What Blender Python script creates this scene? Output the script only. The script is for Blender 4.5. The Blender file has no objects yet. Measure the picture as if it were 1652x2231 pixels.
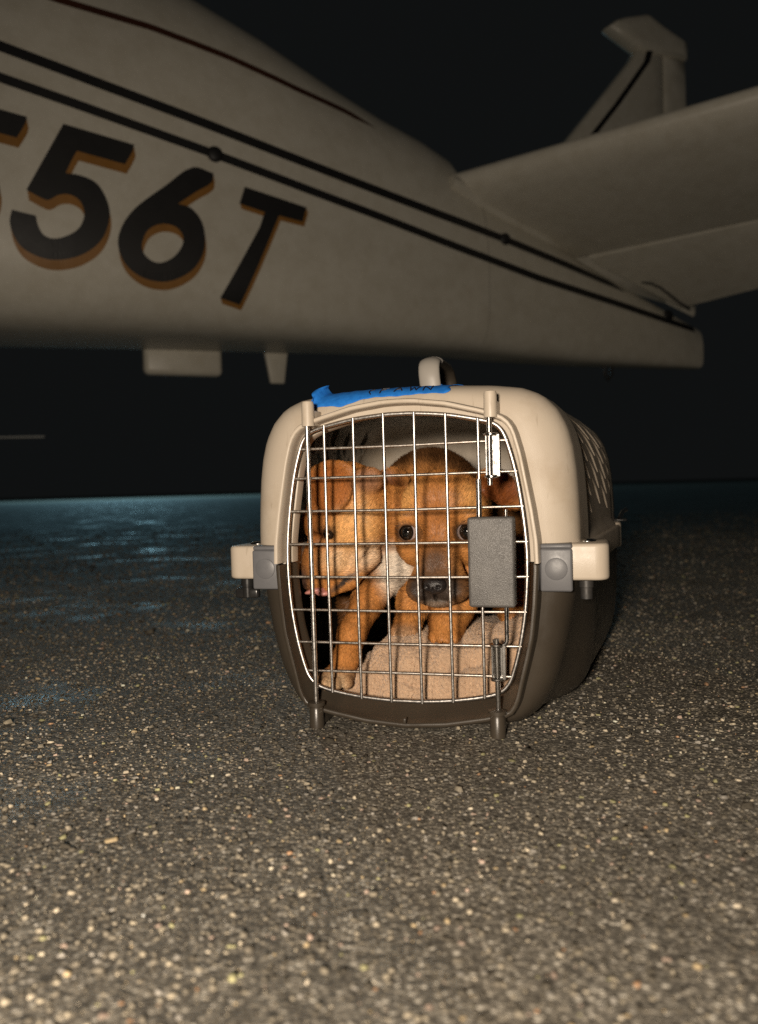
import bpy, bmesh, math, random
import numpy as np
from mathutils import Vector, Matrix, Euler
from mathutils.bvhtree import BVHTree

random.seed(7)
rng = np.random.default_rng(11)
scene = bpy.context.scene
COL = scene.collection
R = math.radians

# ------------------------------------------------------------------ camera
cam_data = bpy.data.cameras.new("camera")
cam = bpy.data.objects.new("camera", cam_data)
COL.objects.link(cam)
cam_data.sensor_fit = 'HORIZONTAL'
cam_data.sensor_width = 36.0
cam_data.lens = 36.0 * 1800.0 / 1652.0
cam_data.clip_start = 0.02
cam_data.clip_end = 2000.0
pitch, roll = math.atan(52 / 1800.0), R(1.56)
fwd = Vector((0, math.cos(pitch), -math.sin(pitch)))
right0 = Vector((1, 0, 0))
up0 = right0.cross(fwd)
rgt = right0 * math.cos(roll) - up0 * math.sin(roll)
upv = rgt.cross(fwd)
m = Matrix((rgt, upv, -fwd)).transposed().to_4x4()
m.translation = Vector((0, 0, .18))
cam.matrix_world = m
cam_data.dof.use_dof = True
cam_data.dof.focus_distance = .635
cam_data.dof.aperture_fstop = 9.5
scene.camera = cam

# ------------------------------------------------------------------ night sky
world = bpy.data.worlds.new("World")
scene.world = world
world.use_nodes = True
bg = world.node_tree.nodes["Background"]
bg.inputs[0].default_value = (.0048, .0053, .0054, 1)
bg.inputs[1].default_value = 1.0

# ------------------------------------------------------------------ lights
def lamp(name, kind, loc, energy, color, **kw):
    d = bpy.data.lights.new(name, kind)
    o = bpy.data.objects.new(name, d)
    COL.objects.link(o)
    o.location = loc
    d.energy = energy
    d.color = color
    for k, v in kw.items():
        setattr(d, k, v)
    return o

# flash held left of the lens, aimed at the carrier and the aircraft
flash = lamp("flash_lamp", 'SPOT', (-.112, -.22, .235), 42.0, (1.0, .86, .70),
             spot_size=R(104), spot_blend=.75, shadow_soft_size=.034)
flash.rotation_euler = (Vector((.03, .62, .24)) - flash.location).to_track_quat('-Z', 'Y').to_euler()
# cold apron floodlight far behind the aircraft
flood = lamp("apron_floodlight", 'POINT', (-11.5, 38.0, 7.6), 3800.0, (.42, .82, 1.0), shadow_soft_size=.35)

scene.view_settings.view_transform = 'Standard'
scene.view_settings.look = 'None'
scene.view_settings.exposure = 0.0
scene.view_settings.gamma = 1.0
scene.render.engine = 'CYCLES'
scene.cycles.use_denoising = False
scene.cycles.sample_clamp_indirect = 1.5
scene.cycles.sample_clamp_direct = 5.0
scene.cycles.max_bounces = 8
scene.cycles.caustics_reflective = False
scene.cycles.caustics_refractive = False
scene.cycles.blur_glossy = 1.0

# ------------------------------------------------------------------ helpers
def node_mat(name, base=(.5, .5, .5), rough=.5, metal=0.0, spec=.5, sheen=0.0, coat=0.0):
    mt = bpy.data.materials.new(name)
    mt.use_nodes = True
    nt = mt.node_tree
    b = nt.nodes["Principled BSDF"]
    b.inputs["Base Color"].default_value = (*base, 1)
    b.inputs["Roughness"].default_value = rough
    b.inputs["Metallic"].default_value = metal
    b.inputs["Specular IOR Level"].default_value = spec
    b.inputs["Sheen Weight"].default_value = sheen
    b.inputs["Coat Weight"].default_value = coat
    return mt, nt, b

def N(nt, typ, **kw):
    n = nt.nodes.new(typ)
    for k, v in kw.items():
        if k.startswith('i_'):
            n.inputs[k[2:].replace('_', ' ')].default_value = v
        else:
            setattr(n, k, v)
    return n

def coords(nt, kind='Object'):
    return N(nt, 'ShaderNodeTexCoord').outputs[kind]

def noise(nt, vec, scale, detail=4.0, rough=.55):
    n = N(nt, 'ShaderNodeTexNoise')
    n.inputs['Scale'].default_value = scale
    n.inputs['Detail'].default_value = detail
    n.inputs['Roughness'].default_value = rough
    nt.links.new(vec, n.inputs['Vector'])
    return n

def ramp(nt, fac, stops):
    r = N(nt, 'ShaderNodeValToRGB')
    el = r.color_ramp.elements
    while len(el) < len(stops):
        el.new(.5)
    for e, (p, c) in zip(el, stops):
        e.position = p
        e.color = (*c, 1) if len(c) == 3 else c
    nt.links.new(fac, r.inputs[0])
    return r

def bump(nt, b, height, strength, dist, prev=None):
    bp = N(nt, 'ShaderNodeBump')
    bp.inputs['Strength'].default_value = strength
    bp.inputs['Distance'].default_value = dist
    nt.links.new(height, bp.inputs['Height'])
    if prev is not None:
        nt.links.new(prev, bp.inputs['Normal'])
    nt.links.new(bp.outputs[0], b.inputs['Normal'])
    return bp.outputs[0]

def mottled(name, c1, c2, scale, rough=(.35, .55), bump_scale=0, bump_dist=.0002, bump_strength=.4, metal=0.0, spec=.5):
    """two-tone procedural material with uneven gloss and a fine relief"""
    mt, nt, b = node_mat(name, c1, rough[0], metal, spec)
    v = coords(nt)
    n = noise(nt, v, scale, 6)
    r = ramp(nt, n.outputs['Fac'], [(.3, c1), (.7, c2)])
    nt.links.new(r.outputs[0], b.inputs['Base Color'])
    n2 = noise(nt, v, scale * 3.1, 5)
    r2 = ramp(nt, n2.outputs['Fac'], [(.3, (rough[0],) * 3), (.7, (rough[1],) * 3)])
    nt.links.new(r2.outputs[0], b.inputs['Roughness'])
    if bump_scale:
        n3 = noise(nt, v, bump_scale, 3)
        bump(nt, b, n3.outputs['Fac'], bump_strength, bump_dist)
    return mt

class MB:
    """collects geometry for ONE mesh"""
    def __init__(s):
        s.v, s.f = [], []

    def add(s, vs, fs):
        o = len(s.v)
        s.v.extend([tuple(p) for p in vs])
        s.f.extend([tuple(i + o for i in f) for f in fs])
        return s

    def box(s, x0, x1, y0, y1, z0, z1):
        vs = [(x, y, z) for z in (z0, z1) for y in (y0, y1) for x in (x0, x1)]
        return s.add(vs, [(0, 2, 3, 1), (4, 5, 7, 6), (0, 1, 5, 4), (2, 6, 7, 3), (0, 4, 6, 2), (1, 3, 7, 5)])

    def tube(s, pts, r, n=10, closed=False, caps=True):
        P = [Vector(p) for p in pts]
        k = len(P)
        rad = r if isinstance(r, (list, tuple)) else [r] * k
        tang = []
        for i in range(k):
            a = P[(i - 1) % k] if (closed or i > 0) else P[i]
            b = P[(i + 1) % k] if (closed or i < k - 1) else P[i]
            tang.append((b - a).normalized())
        ref = Vector((0, 0, 1)) if abs(tang[0].z) < .9 else Vector((0, 1, 0))
        nrm = (ref - tang[0] * ref.dot(tang[0])).normalized()
        vs, fs = [], []
        for i in range(k):
            nrm = (nrm - tang[i] * nrm.dot(tang[i])).normalized()
            bi = tang[i].cross(nrm)
            for j in range(n):
                a = 2 * math.pi * j / n
                vs.append(P[i] + (nrm * math.cos(a) + bi * math.sin(a)) * rad[i])
        for i in range(k if closed else k - 1):
            i2 = (i + 1) % k
            for j in range(n):
                j2 = (j + 1) % n
                fs.append((i * n + j, i * n + j2, i2 * n + j2, i2 * n + j))
        if caps and not closed:
            fs.append(tuple(reversed(range(n))))
            fs.append(tuple(range((k - 1) * n, k * n)))
        return s.add(vs, fs)

    def build(s, name, mat, parent=None, smooth=True, bevel=0, seg=2, auto=None):
        me = bpy.data.meshes.new(name)
        me.from_pydata(s.v, [], s.f)
        me.validate()
        o = bpy.data.objects.new(name, me)
        COL.objects.link(o)
        if mat:
            me.materials.append(mat)
        if smooth:
            me.polygons.foreach_set('use_smooth', [True] * len(me.polygons))
        if bevel:
            bv = o.modifiers.new('bevel', 'BEVEL')
            bv.width = bevel
            bv.segments = seg
            bv.limit_method = 'ANGLE'
            bv.angle_limit = R(40)
            bv.harden_normals = False
        if smooth and not bevel:
            me.set_sharp_from_angle(angle=R(auto if auto is not None else 58))
        if parent:
            o.parent = parent
        return o

def fix_normals(o):
    bm = bmesh.new()
    bm.from_mesh(o.data)
    bmesh.ops.recalc_face_normals(bm, faces=bm.faces)
    bm.to_mesh(o.data)
    bm.free()

def lathe(prof, n=24, axis='z', c=(0, 0, 0)):
    """prof: list of (radius, height)"""
    vs, fs = [], []
    for r, h in prof:
        for j in range(n):
            a = 2 * math.pi * j / n
            x, y = r * math.cos(a), r * math.sin(a)
            p = (x, y, h) if axis == 'z' else (x, h, y) if axis == 'y' else (h, x, y)
            vs.append((p[0] + c[0], p[1] + c[1], p[2] + c[2]))
    k = len(prof)
    for i in range(k - 1):
        for j in range(n):
            j2 = (j + 1) % n
            fs.append((i * n + j, i * n + j2, (i + 1) * n + j2, (i + 1) * n + j))
    fs.append(tuple(reversed(range(n))))
    fs.append(tuple(range((k - 1) * n, k * n)))
    mb = MB().add(vs, fs)
    return mb

def thing(name, label, cat, loc=(0, 0, 0), rotz=0, group=None):
    o = bpy.data.objects.new(name, None)
    COL.objects.link(o)
    o.empty_display_size = .05
    o.location = loc
    o.rotation_euler = (0, 0, rotz)
    o['label'] = label
    o['category'] = cat
    if group:
        o['group'] = group
    return o

def set_colors(me, cols, name='Col'):
    a = me.color_attributes.new(name, 'FLOAT_COLOR', 'POINT')
    c = np.ones((len(cols), 4), np.float32)
    c[:, :3] = cols
    a.data.foreach_set('color', c.ravel())

def np_mesh(name, V, F, mat=None, cols=None, smooth=True):
    """fast mesh from numpy arrays (F is n x k, same k for all)"""
    me = bpy.data.meshes.new(name)
    nf, k = F.shape
    me.vertices.add(len(V))
    me.vertices.foreach_set('co', np.asarray(V, np.float32).ravel())
    me.loops.add(nf * k)
    me.loops.foreach_set('vertex_index', F.astype(np.int32).ravel())
    me.polygons.add(nf)
    me.polygons.foreach_set('loop_start', np.arange(0, nf * k, k, dtype=np.int32))
    me.update(calc_edges=True)
    if smooth:
        me.polygons.foreach_set('use_smooth', np.ones(nf, bool))
    if cols is not None:
        set_colors(me, cols)
    o = bpy.data.objects.new(name, me)
    COL.objects.link(o)
    if mat:
        me.materials.append(mat)
    return o

# ------------------------------------------------------------------ ground
def asphalt_material():
    mt, nt, b = node_mat("asphalt", (.03, .028, .025), .6, 0, .45)
    v = coords(nt)
    vor = N(nt, 'ShaderNodeTexVoronoi')
    vor.inputs['Scale'].default_value = 430
    nt.links.new(v, vor.inputs['Vector'])
    sep = N(nt, 'ShaderNodeSeparateColor')
    nt.links.new(vor.outputs['Color'], sep.inputs[0])
    pebble = ramp(nt, sep.outputs[0], [(0, (.10, .089, .072)), (.35, (.165, .148, .120)), (.62, (.245, .220, .178)), (.86, (.35, .312, .25)), (.97, (.60, .55, .46))])
    gap = ramp(nt, vor.outputs['Distance'], [(.25, (1, 1, 1)), (.65, (.52, .52, .52))])
    mx = N(nt, 'ShaderNodeMix', data_type='RGBA', blend_type='MULTIPLY')
    mx.inputs['Factor'].default_value = 1
    nt.links.new(pebble.outputs[0], mx.inputs['A'])
    nt.links.new(gap.outputs[0], mx.inputs['B'])
    big = noise(nt, v, 2.3, 5)
    tone = ramp(nt, big.outputs['Fac'], [(.3, (.62, .62, .62)), (.7, (1.1, 1.1, 1.1))])
    mx2 = N(nt, 'ShaderNodeMix', data_type='RGBA', blend_type='MULTIPLY')
    mx2.inputs['Factor'].default_value = 1
    nt.links.new(mx.outputs['Result'], mx2.inputs['A'])
    nt.links.new(tone.outputs[0], mx2.inputs['B'])
    nt.links.new(mx2.outputs['Result'], b.inputs['Base Color'])
    damp = noise(nt, v, 5.0, 6, .6)
    rr = ramp(nt, damp.outputs['Fac'], [(.52, (.86, .86, .86)), (.70, (.38, .38, .38))])
    nt.links.new(rr.outputs[0], b.inputs['Roughness'])
    inv = ramp(nt, vor.outputs['Distance'], [(0, (1, 1, 1)), (.7, (0, 0, 0))])
    n1 = bump(nt, b, inv.outputs[0], .7, .0007)
    wave = noise(nt, v, 9.0, 4)
    bump(nt, b, wave.outputs['Fac'], .15, .006, n1)
    return mt

M_ASPHALT = asphalt_material()
gm = MB()
gs = [-600, -60, -8, -2, 0, 2, 8, 60, 600]
gy = [-30, -3, 0, 1.5, 3, 8, 30, 120, 900]
gv = [(x, y, 0) for y in gy for x in gs]
gf = [(j * 9 + i, j * 9 + i + 1, (j + 1) * 9 + i + 1, (j + 1) * 9 + i) for j in range(8) for i in range(8)]
ground = gm.add(gv, gf).build("ground", M_ASPHALT, smooth=False)
ground['kind'] = 'structure'
ground['label'] = 'dark damp asphalt apron with exposed aggregate'

def aggregate():
    """loose-looking aggregate standing proud of the binder"""
    mt, nt, b = node_mat("aggregate_stone", (.2, .2, .2), .8, 0, .25)
    at = N(nt, 'ShaderNodeVertexColor', layer_name='Col')
    v = coords(nt)
    n = noise(nt, v, 900, 3)
    r = ramp(nt, n.outputs['Fac'], [(.3, (.6, .6, .6)), (.7, (1.15, 1.15, 1.15))])
    mx = N(nt, 'ShaderNodeMix', data_type='RGBA', blend_type='MULTIPLY')
    mx.inputs['Factor'].default_value = 1
    nt.links.new(at.outputs[0], mx.inputs['A'])
    nt.links.new(r.outputs[0], mx.inputs['B'])
    nt.links.new(mx.outputs['Result'], b.inputs['Base Color'])
    pts = []
    for y0, y1, sp in ((.14, .55, .0036), (.55, 1.05, .0041), (1.05, 1.7, .0064), (1.7, 2.8, .0100), (2.8, 4.6, .0170)):
        ys = np.arange(y0, y1, sp)
        for y in ys:
            w = .50 * y + .16
            xs = np.arange(-w, w, sp)
            p = np.stack([xs, np.full_like(xs, y), np.full_like(xs, sp)], 1)
            p[:, :2] += rng.uniform(-.75, .75, (len(xs), 2)) * sp
            pts.append(p)
    P = np.concatenate(pts)
    P = P[rng.random(len(P)) < np.interp(P[:, 1], [1.0, 2.5, 4.6], [.80, .72, .15])]
    n_ = len(P)
    base = P[:, 2] / .0036
    rad = (.00065 + .0021 * rng.random(n_) ** 3.0) * base ** .75
    big = rng.random(n_) < .010
    rad[big] *= 1.9
    asp = rng.uniform(.38, 1.0, n_)
    rot = rng.uniform(0, 2 * np.pi, n_)
    hgt = rad * rng.uniform(.15, .55, n_)
    K = 5
    ang = (np.arange(K)[None] + rng.uniform(-.32, .32, (n_, K))) * 2 * np.pi / K
    rr = rad[:, None] * rng.uniform(.75, 1.15, (n_, K))
    lx, ly = rr * np.cos(ang), rr * np.sin(ang) * asp[:, None]
    c, s = np.cos(rot)[:, None], np.sin(rot)[:, None]
    bx, by = lx * c - ly * s, lx * s + ly * c
    tilt = rng.uniform(-.35, .35, (n_, 2))
    ring0 = np.stack([P[:, 0:1] + bx, P[:, 1:2] + by, np.full_like(bx, -.0006)], -1)
    k = rng.uniform(.5, .78, (n_, 1))
    tx, ty = bx * k, by * k
    tz = hgt[:, None] + tx * tilt[:, :1] + ty * tilt[:, 1:]
    ring1 = np.stack([P[:, 0:1] + tx, P[:, 1:2] + ty, np.maximum(tz, .0001)], -1)
    V = np.concatenate([ring0, ring1], 1).reshape(-1, 3)
    f = []
    for j in range(K):
        j2 = (j + 1) % K
        f += [(j, j2, K + j2), (j, K + j2, K + j)]
    f += [(K, K + 1, K + 2), (K, K + 2, K + 3), (K, K + 3, K + 4)]
    F = (np.array(f)[None] + (np.arange(n_) * 2 * K)[:, None, None]).reshape(-1, 3)
    pal = np.array([1.16, 1.10, .98]) * np.array([(.095, .087, .074), (.145, .133, .114), (.21, .193, .166), (.29, .266, .226), (.38, .345, .285), (.46, .375, .25), (.32, .31, .30), (.53, .48, .40), (.72, .66, .57), (.44, .28, .18), (.37, .365, .22), (.44, .35, .31)])
    pr = np.array([.20, .20, .18, .15, .09, .035, .07, .042, .018, .010, .025, .025])
    ci = rng.choice(len(pal), n_, p=pr / pr.sum())
    cc = pal[ci] * rng.uniform(.75, 1.25, (n_, 1))
    patch = .82 + .3 * np.sin(P[:, 0] * 13 + 2 * np.sin(P[:, 1] * 9)) * np.sin(P[:, 1] * 11 + 1.3)
    cc = np.minimum(cc * patch[:, None], .8)
    o = np_mesh("asphalt_aggregate", V, F, mt, np.repeat(cc, 2 * K, 0), smooth=False)
    o['kind'] = 'stuff'
    o['label'] = 'small tan and grey stones bedded in the dark asphalt'
    o['category'] = 'gravel'
    return o
aggregate()

# ------------------------------------------------------------------ aircraft
FA = R(24)
S_ = [-.01, .2, .5, .8, .97, 1.03, 1.12, 1.25, 1.4, 1.6, 1.8, 2.1, 2.5, 3.0, 3.6, 4.2]
TOP = [.715, .79, .90, 1.03, 1.11, 1.17, 1.21, 1.252, 1.312, 1.40, 1.475, 1.56, 1.64, 1.69, 1.69, 1.64]
BOT = [.575, .572, .570, .576, .584, .584, .584, .583, .583, .581, .580, .574, .567, .562, .562, .60]
WID = [.035, .062, .10, .14, .163, .170, .182, .20, .22, .247, .27, .305, .342, .37, .385, .37]

def prof(s):
    return float(np.interp(s, S_, TOP)), float(np.interp(s, S_, BOT)), float(np.interp(s, S_, WID))

def ysurf(s, z):
    t, b, w = prof(s)
    zc = b + .45 * (t - b)
    q, n = ((z - zc) / (t - zc), 2.3) if z > zc else ((zc - z) / (zc - b), 4.0)
    q = min(max(q, 0), 1)
    return w * (1 - q ** n) ** (1 / n)

def paint_white():
    mt, nt, b = node_mat("aircraft_paint", (.74, .72, .68), .38, 0, .5)
    v = coords(nt)
    n = noise(nt, v, 3.0, 6, .6)
    r = ramp(nt, n.outputs['Fac'], [(.3, (.61, .58, .50)), (.7, (.67, .64, .555))])
    st = noise(nt, v, 24, 5, .7)
    r2 = ramp(nt, st.outputs['Fac'], [(.35, (.86, .84, .8)), (.6, (1, 1, 1))])
    mx = N(nt, 'ShaderNodeMix', data_type='RGBA', blend_type='MULTIPLY')
    mx.inputs['Factor'].default_value = .6
    nt.links.new(r.outputs[0], mx.inputs['A'])
    nt.links.new(r2.outputs[0], mx.inputs['B'])
    nt.links.new(mx.outputs['Result'], b.inputs['Base Color'])
    w = noise(nt, v, 5, 3)
    bump(nt, b, w.outputs['Fac'], .12, .01)
    return mt

M_PAINT = paint_white()
M_BLACK = mottled("stripe_black_paint", (.012, .012, .013), (.015, .014, .014), 12, (.5, .56))
M_BROWN = mottled("stripe_brown_paint", (.05, .016, .008), (.07, .024, .010), 12, (.4, .6))
M_ORANGE = mottled("letter_shadow_paint", (.25, .115, .022), (.31, .145, .032), 14, (.4, .6))
M_DARKMETAL = mottled("dark_metal", (.03, .03, .03), (.06, .055, .05), 60, (.35, .6), metal=.3)

plane = thing("airplane", "white airplane tail with black stripes and large 56T lettering, behind the pet carrier", "airplane",
              (1.1395, 2.9645, 0), FA + math.pi)

def fuselage():
    nth = 72
    ss = sorted(set(list(np.linspace(-.01, 4.2, 110)) + S_))
    vs, fs = [], []
    for s in ss:
        t, b, w = prof(s)
        zc = b + .45 * (t - b)
        for j in range(nth):
            a = 2 * math.pi * j / nth
            ca, sa = math.cos(a), math.sin(a)
            n = 2.3 if sa > 0 else 4.0
            h = (t - zc) if sa > 0 else (zc - b)
            vs.append((s, w * math.copysign(abs(ca) ** (2 / n), ca), zc + h * math.copysign(abs(sa) ** (2 / n), sa)))
    for i in range(len(ss) - 1):
        for j in range(nth):
            j2 = (j + 1) % nth
            fs.append((i * nth + j, (i + 1) * nth + j, (i + 1) * nth + j2, i * nth + j2))
    fs.append(tuple(range(nth)))
    # closed rounded nose end, out of the picture
    last = (len(ss) - 1) * nth
    base = vs[last:last + nth]
    cz = sum(p[2] for p in base) / nth
    rows = [last]
    for k in (1, 2, 3, 4):
        f = math.cos(k * .36)
        x = 4.2 + .9 * math.sin(k * .36)
        rows.append(len(vs))
        vs += [(x, p[1] * f, cz + (p[2] - cz) * f) for p in base]
    for r0, r1 in zip(rows, rows[1:]):
        for j in range(nth):
            j2 = (j + 1) % nth
            fs.append((r0 + j, r1 + j, r1 + j2, r0 + j2))
    fs.append(tuple(range(rows[-1], rows[-1] + nth))[::-1])
    o = MB().add(vs, fs).build("fuselage", M_PAINT, plane)
    fix_normals(o)
    return o
fuselage()

def soften(lp):
    """round the gently turning runs of an outline, keep its real corners"""
    n = len(lp)
    P = [Vector(p) for p in lp]
    def corner(i):
        a, b = P[i] - P[i - 1], P[(i + 1) % n] - P[i]
        return a.angle(b) > R(46) or a.length > .10 or b.length > .10
    out = []
    for i in range(n):
        j = (i + 1) % n
        p1, p2 = P[i], P[j]
        t1 = (p2 - p1) if corner(i) else (p2 - P[i - 1]) * .5
        t2 = (p2 - p1) if corner(j) else (P[(j + 1) % n] - p1) * .5
        L = (p2 - p1).length
        t1 = t1.normalized() * L
        t2 = t2.normalized() * L
        for k in range(4):
            t = k / 4
            q = p1 * (2 * t ** 3 - 3 * t * t + 1) + t1 * (t ** 3 - 2 * t * t + t) + p2 * (-2 * t ** 3 + 3 * t * t) + t2 * (t ** 3 - t * t)
            out.append((q.x, q.y))
    return out

def decal(name, loops, mat, parent, off, maxlen=.022):
    """flat painted shape given in fuselage (s, z), laid on the near side"""
    bm = bmesh.new()
    edges = []
    for lp in loops:
        vv = [bm.verts.new((s, 0, z)) for s, z in lp]
        for a, b in zip(vv, vv[1:] + vv[:1]):
            edges.append(bm.edges.new((a, b)))
    bmesh.ops.triangle_fill(bm, use_beauty=True, edges=edges)
    for _ in range(5):
        long = [e for e in bm.edges if e.calc_length() > maxlen]
        if not long:
            break
        bmesh.ops.subdivide_edges(bm, edges=long, cuts=1)
        bmesh.ops.triangulate(bm, faces=bm.faces)
    for v in bm.verts:
        v.co.y = ysurf(v.co.x, v.co.z) + off
    bmesh.ops.recalc_face_normals(bm, faces=bm.faces)
    me = bpy.data.meshes.new(name)
    bm.to_mesh(me)
    bm.free()
    me.materials.append(mat)
    o = bpy.data.objects.new(name, me)
    COL.objects.link(o)
    o.parent = parent
    return o

FIVE = [(2.112, .992), (1.961, .975), (1.965, .96), (1.983, .927), (2.086, .938), (2.095, .921), (2.111, .886), (2.08, .886), (2.047, .875), (2.028, .847), (2.02, .814), (2.027, .778), (2.045, .746), (2.075, .721), (2.109, .706), (2.148, .70), (2.18, .706), (2.207, .721), (2.222, .745), (2.227, .769), (2.222, .793), (2.175, .787), (2.171, .767), (2.16, .749), (2.139, .744), (2.113, .753), (2.089, .77), (2.076, .796), (2.077, .818), (2.087, .834), (2.106, .841), (2.127, .837), (2.146, .824), (2.156, .823), (2.192, .838)]
SIX = [(1.826, .948), (1.776, .942), (1.781, .92), (1.822, .89), (1.864, .857), (1.834, .852), (1.81, .827), (1.801, .791), (1.805, .754), (1.825, .718), (1.857, .693), (1.895, .679), (1.938, .68), (1.972, .694), (1.995, .718), (2.004, .751), (1.997, .782), (1.979, .814), (1.952, .844), (1.893, .894)]
HOLE = [(1.933, .79), (1.906, .805), (1.876, .805), (1.858, .792), (1.854, .772), (1.866, .747), (1.888, .727), (1.915, .718), (1.938, .727), (1.95, .745), (1.945, .771)]
TEE = [(1.698, .923), (1.533, .898), (1.545, .86), (1.61, .866), (1.626, .83), (1.709, .644), (1.761, .655), (1.662, .831), (1.648, .869), (1.713, .88)]

def letter(loops, ds, dz, lab):
    loops = [soften(lp) for lp in loops]
    o = decal("letter", loops, M_BLACK, plane, .0030)
    o['label'] = lab
    for i, f in enumerate((.35, .7, 1.0)):
        sh = decal("letter_shadow", [[(s + ds * f, z + dz * f) for s, z in lp] for lp in loops], M_ORANGE, o, .0022 - .0005 * i)
    return o
letter([FIVE], -.003, -.020, "large black numeral 5 with brown drop shadow on white fuselage")
letter([[(s + .224, z + .0175) for s, z in FIVE]], -.003, -.020, "large black numeral cut by the left edge of the picture")
letter([SIX, HOLE], -.003, -.017, "large black numeral 6 with brown drop shadow")
letter([TEE], -.005, -.011, "large black letter T with brown drop shadow")

def stripe(pts, hw, mat, lab, taper_end=False):
    f = [np.interp(np.linspace(0, len(pts) - 1, 60), range(len(pts)), [p[k] for p in pts]) for k in (0, 1)]
    n = len(f[0])
    hws = [hw * (min(1, (n - 1 - i) / 6.0) if taper_end else 1) + .0005 for i in range(n)]
    vs, fs = [], []
    for i, (s, z) in enumerate(zip(*f)):
        for k in (-1, 0, 1):
            zz = z + k * hws[i]
            vs.append((s, ysurf(s, zz) + .0025, zz))
    for i in range(n - 1):
        for k in (0, 1):
            fs.append((i * 3 + k, (i + 1) * 3 + k, (i + 1) * 3 + k + 1, i * 3 + k + 1))
    o = MB().add(vs, fs).build("stripe", mat, plane)
    fix_normals(o)
    o['label'] = lab
ST1 = [(2.9, 1.25), (2.284, 1.141), (2.232, 1.132), (2.049, 1.1), (1.829, 1.064), (1.589, 1.021), (1.314, .976), (1.113, .944), (.884, .91), (.633, .867), (.424, .83), (.358, .809)]
ST2 = [(2.9, 1.18), (2.286, 1.075), (2.235, 1.065), (2.022, 1.03), (1.774, .989), (1.566, .951), (1.317, .908), (1.052, .859), (.758, .807), (.424, .763), (.203, .731), (.027, .708)]
ST3 = [(2.9, 1.33), (2.173, 1.277), (2.104, 1.271), (1.908, 1.268), (1.718, 1.247), (1.532, 1.213), (1.394, 1.193), (1.295, 1.167)]
stripe(ST1, .0115, M_BLACK, "upper black stripe along the fuselage side", True)
stripe(ST2, .0105, M_BLACK, "lower black stripe along the fuselage side")
stripe(ST3, .0085, M_BROWN, "thin brown stripe near the fuselage spine", True)
for s, z, r in ((1.771, .988, .019), (.878, .909, .018), (.16, .745, .02)):
    o = lathe([(r * .75, 0), (r, .002), (r * .95, .007), (r * .6, .010), (r * .1, .011)], 24, 'y', (s, ysurf(s, z), z)).build("drain_cap", M_BLACK, plane)
    fix_normals(o)

def slab(name, outline, half, mat, parent, edge=.25):
    """vertical aerofoil slab from an (s, z) outline; half = half thickness"""
    n = len(outline)
    cs = sum(p[0] for p in outline) / n
    cz = sum(p[1] for p in outline) / n
    vs, fs = [], []
    lay = [(1.0, 0.0), (.985, .45), (.93, .8), (.8, .97), (.5, 1.0)]
    full = [(f, -h) for f, h in reversed(lay[1:])] + lay
    for f, h in full:
        for s, z in outline:
            vs.append((cs + (s - cs) * f, h * half, cz + (z - cz) * f))
    k = len(full)
    for i in range(k - 1):
        for j in range(n):
            j2 = (j + 1) % n
            fs.append((i * n + j, i * n + j2, (i + 1) * n + j2, (i + 1) * n + j))
    fs.append(tuple(range(n))[::-1])
    fs.append(tuple(range((k - 1) * n, k * n)))
    o = MB().add(vs, fs).build(name, mat, parent)
    fix_normals(o)
    return o

fin = slab("fin", [(.84, 1.03), (.70, 1.12), (.565, 1.279), (.40, 1.465), (.265, 1.617), (.24, 1.66), (.13, 1.665), (.13, .80), (.5, .86)], .026, M_PAINT, plane)
rud = slab("rudder", [(.128, 1.665), (.034, 1.662), (.030, 1.45), (.022, 1.2), (.0, .76), (.126, .80)], .020, M_PAINT, plane)
cap = slab("fin_cap", [(.372, 1.698), (.345, 1.722), (.318, 1.735), (.215, 1.768), (.200, 1.768), (.128, 1.738), (.030, 1.706), (.022, 1.700), (.024, 1.650), (.20, 1.640), (.245, 1.646), (.30, 1.668)], .034, M_PAINT, plane)
fs_ = MB()
pl = [(.80, 1.02), (.66, 1.10), (.51, 1.269), (.36, 1.44), (.232, 1.60), (.218, 1.640)]
vs = []
for s, z in pl:
    vs += [(s, .0285, z), (s - .028, .0285, z + .006)]
fs_.add(vs, [(2 * i, 2 * i + 2, 2 * i + 3, 2 * i + 1) for i in range(len(pl) - 1)])
o = fs_.build("fin_stripe", M_BLACK, fin)
o['label'] = "black stripe following the fin leading edge"

def wing_strip(name, sec, mat, parent, tmax, le_round=True):
    """sec: list of (y, sLE, zLE, sTE, zTE)"""
    prof_ = [(0, 0), (.012, .45), (.05, .8), (.15, 1), (.4, .9), (.75, .5), (1, .16)] if le_round else [(0, .75), (.1, .85), (.4, .62), (.8, .25), (1, .05)]
    loop = [(a, b) for a, b in prof_] + [(a, -b) for a, b in reversed(prof_[1 if le_round else 0:])]
    vs, fs = [], []
    n = len(loop)
    for y, s0, z0, s1, z1 in sec:
        for a, b in loop:
            vs.append((s0 + (s1 - s0) * a, y, z0 + (z1 - z0) * a + b * tmax * abs(s0 - s1)))
    for i in range(len(sec) - 1):
        for j in range(n):
            j2 = (j + 1) % n
            fs.append((i * n + j, i * n + j2, (i + 1) * n + j2, (i + 1) * n + j))
    fs.append(tuple(range(n)))
    fs.append(tuple(range((len(sec) - 1) * n, len(sec) * n))[::-1])
    o = MB().add(vs, fs).build(name, mat, parent, auto=50)
    fix_normals(o)
    return o
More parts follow.
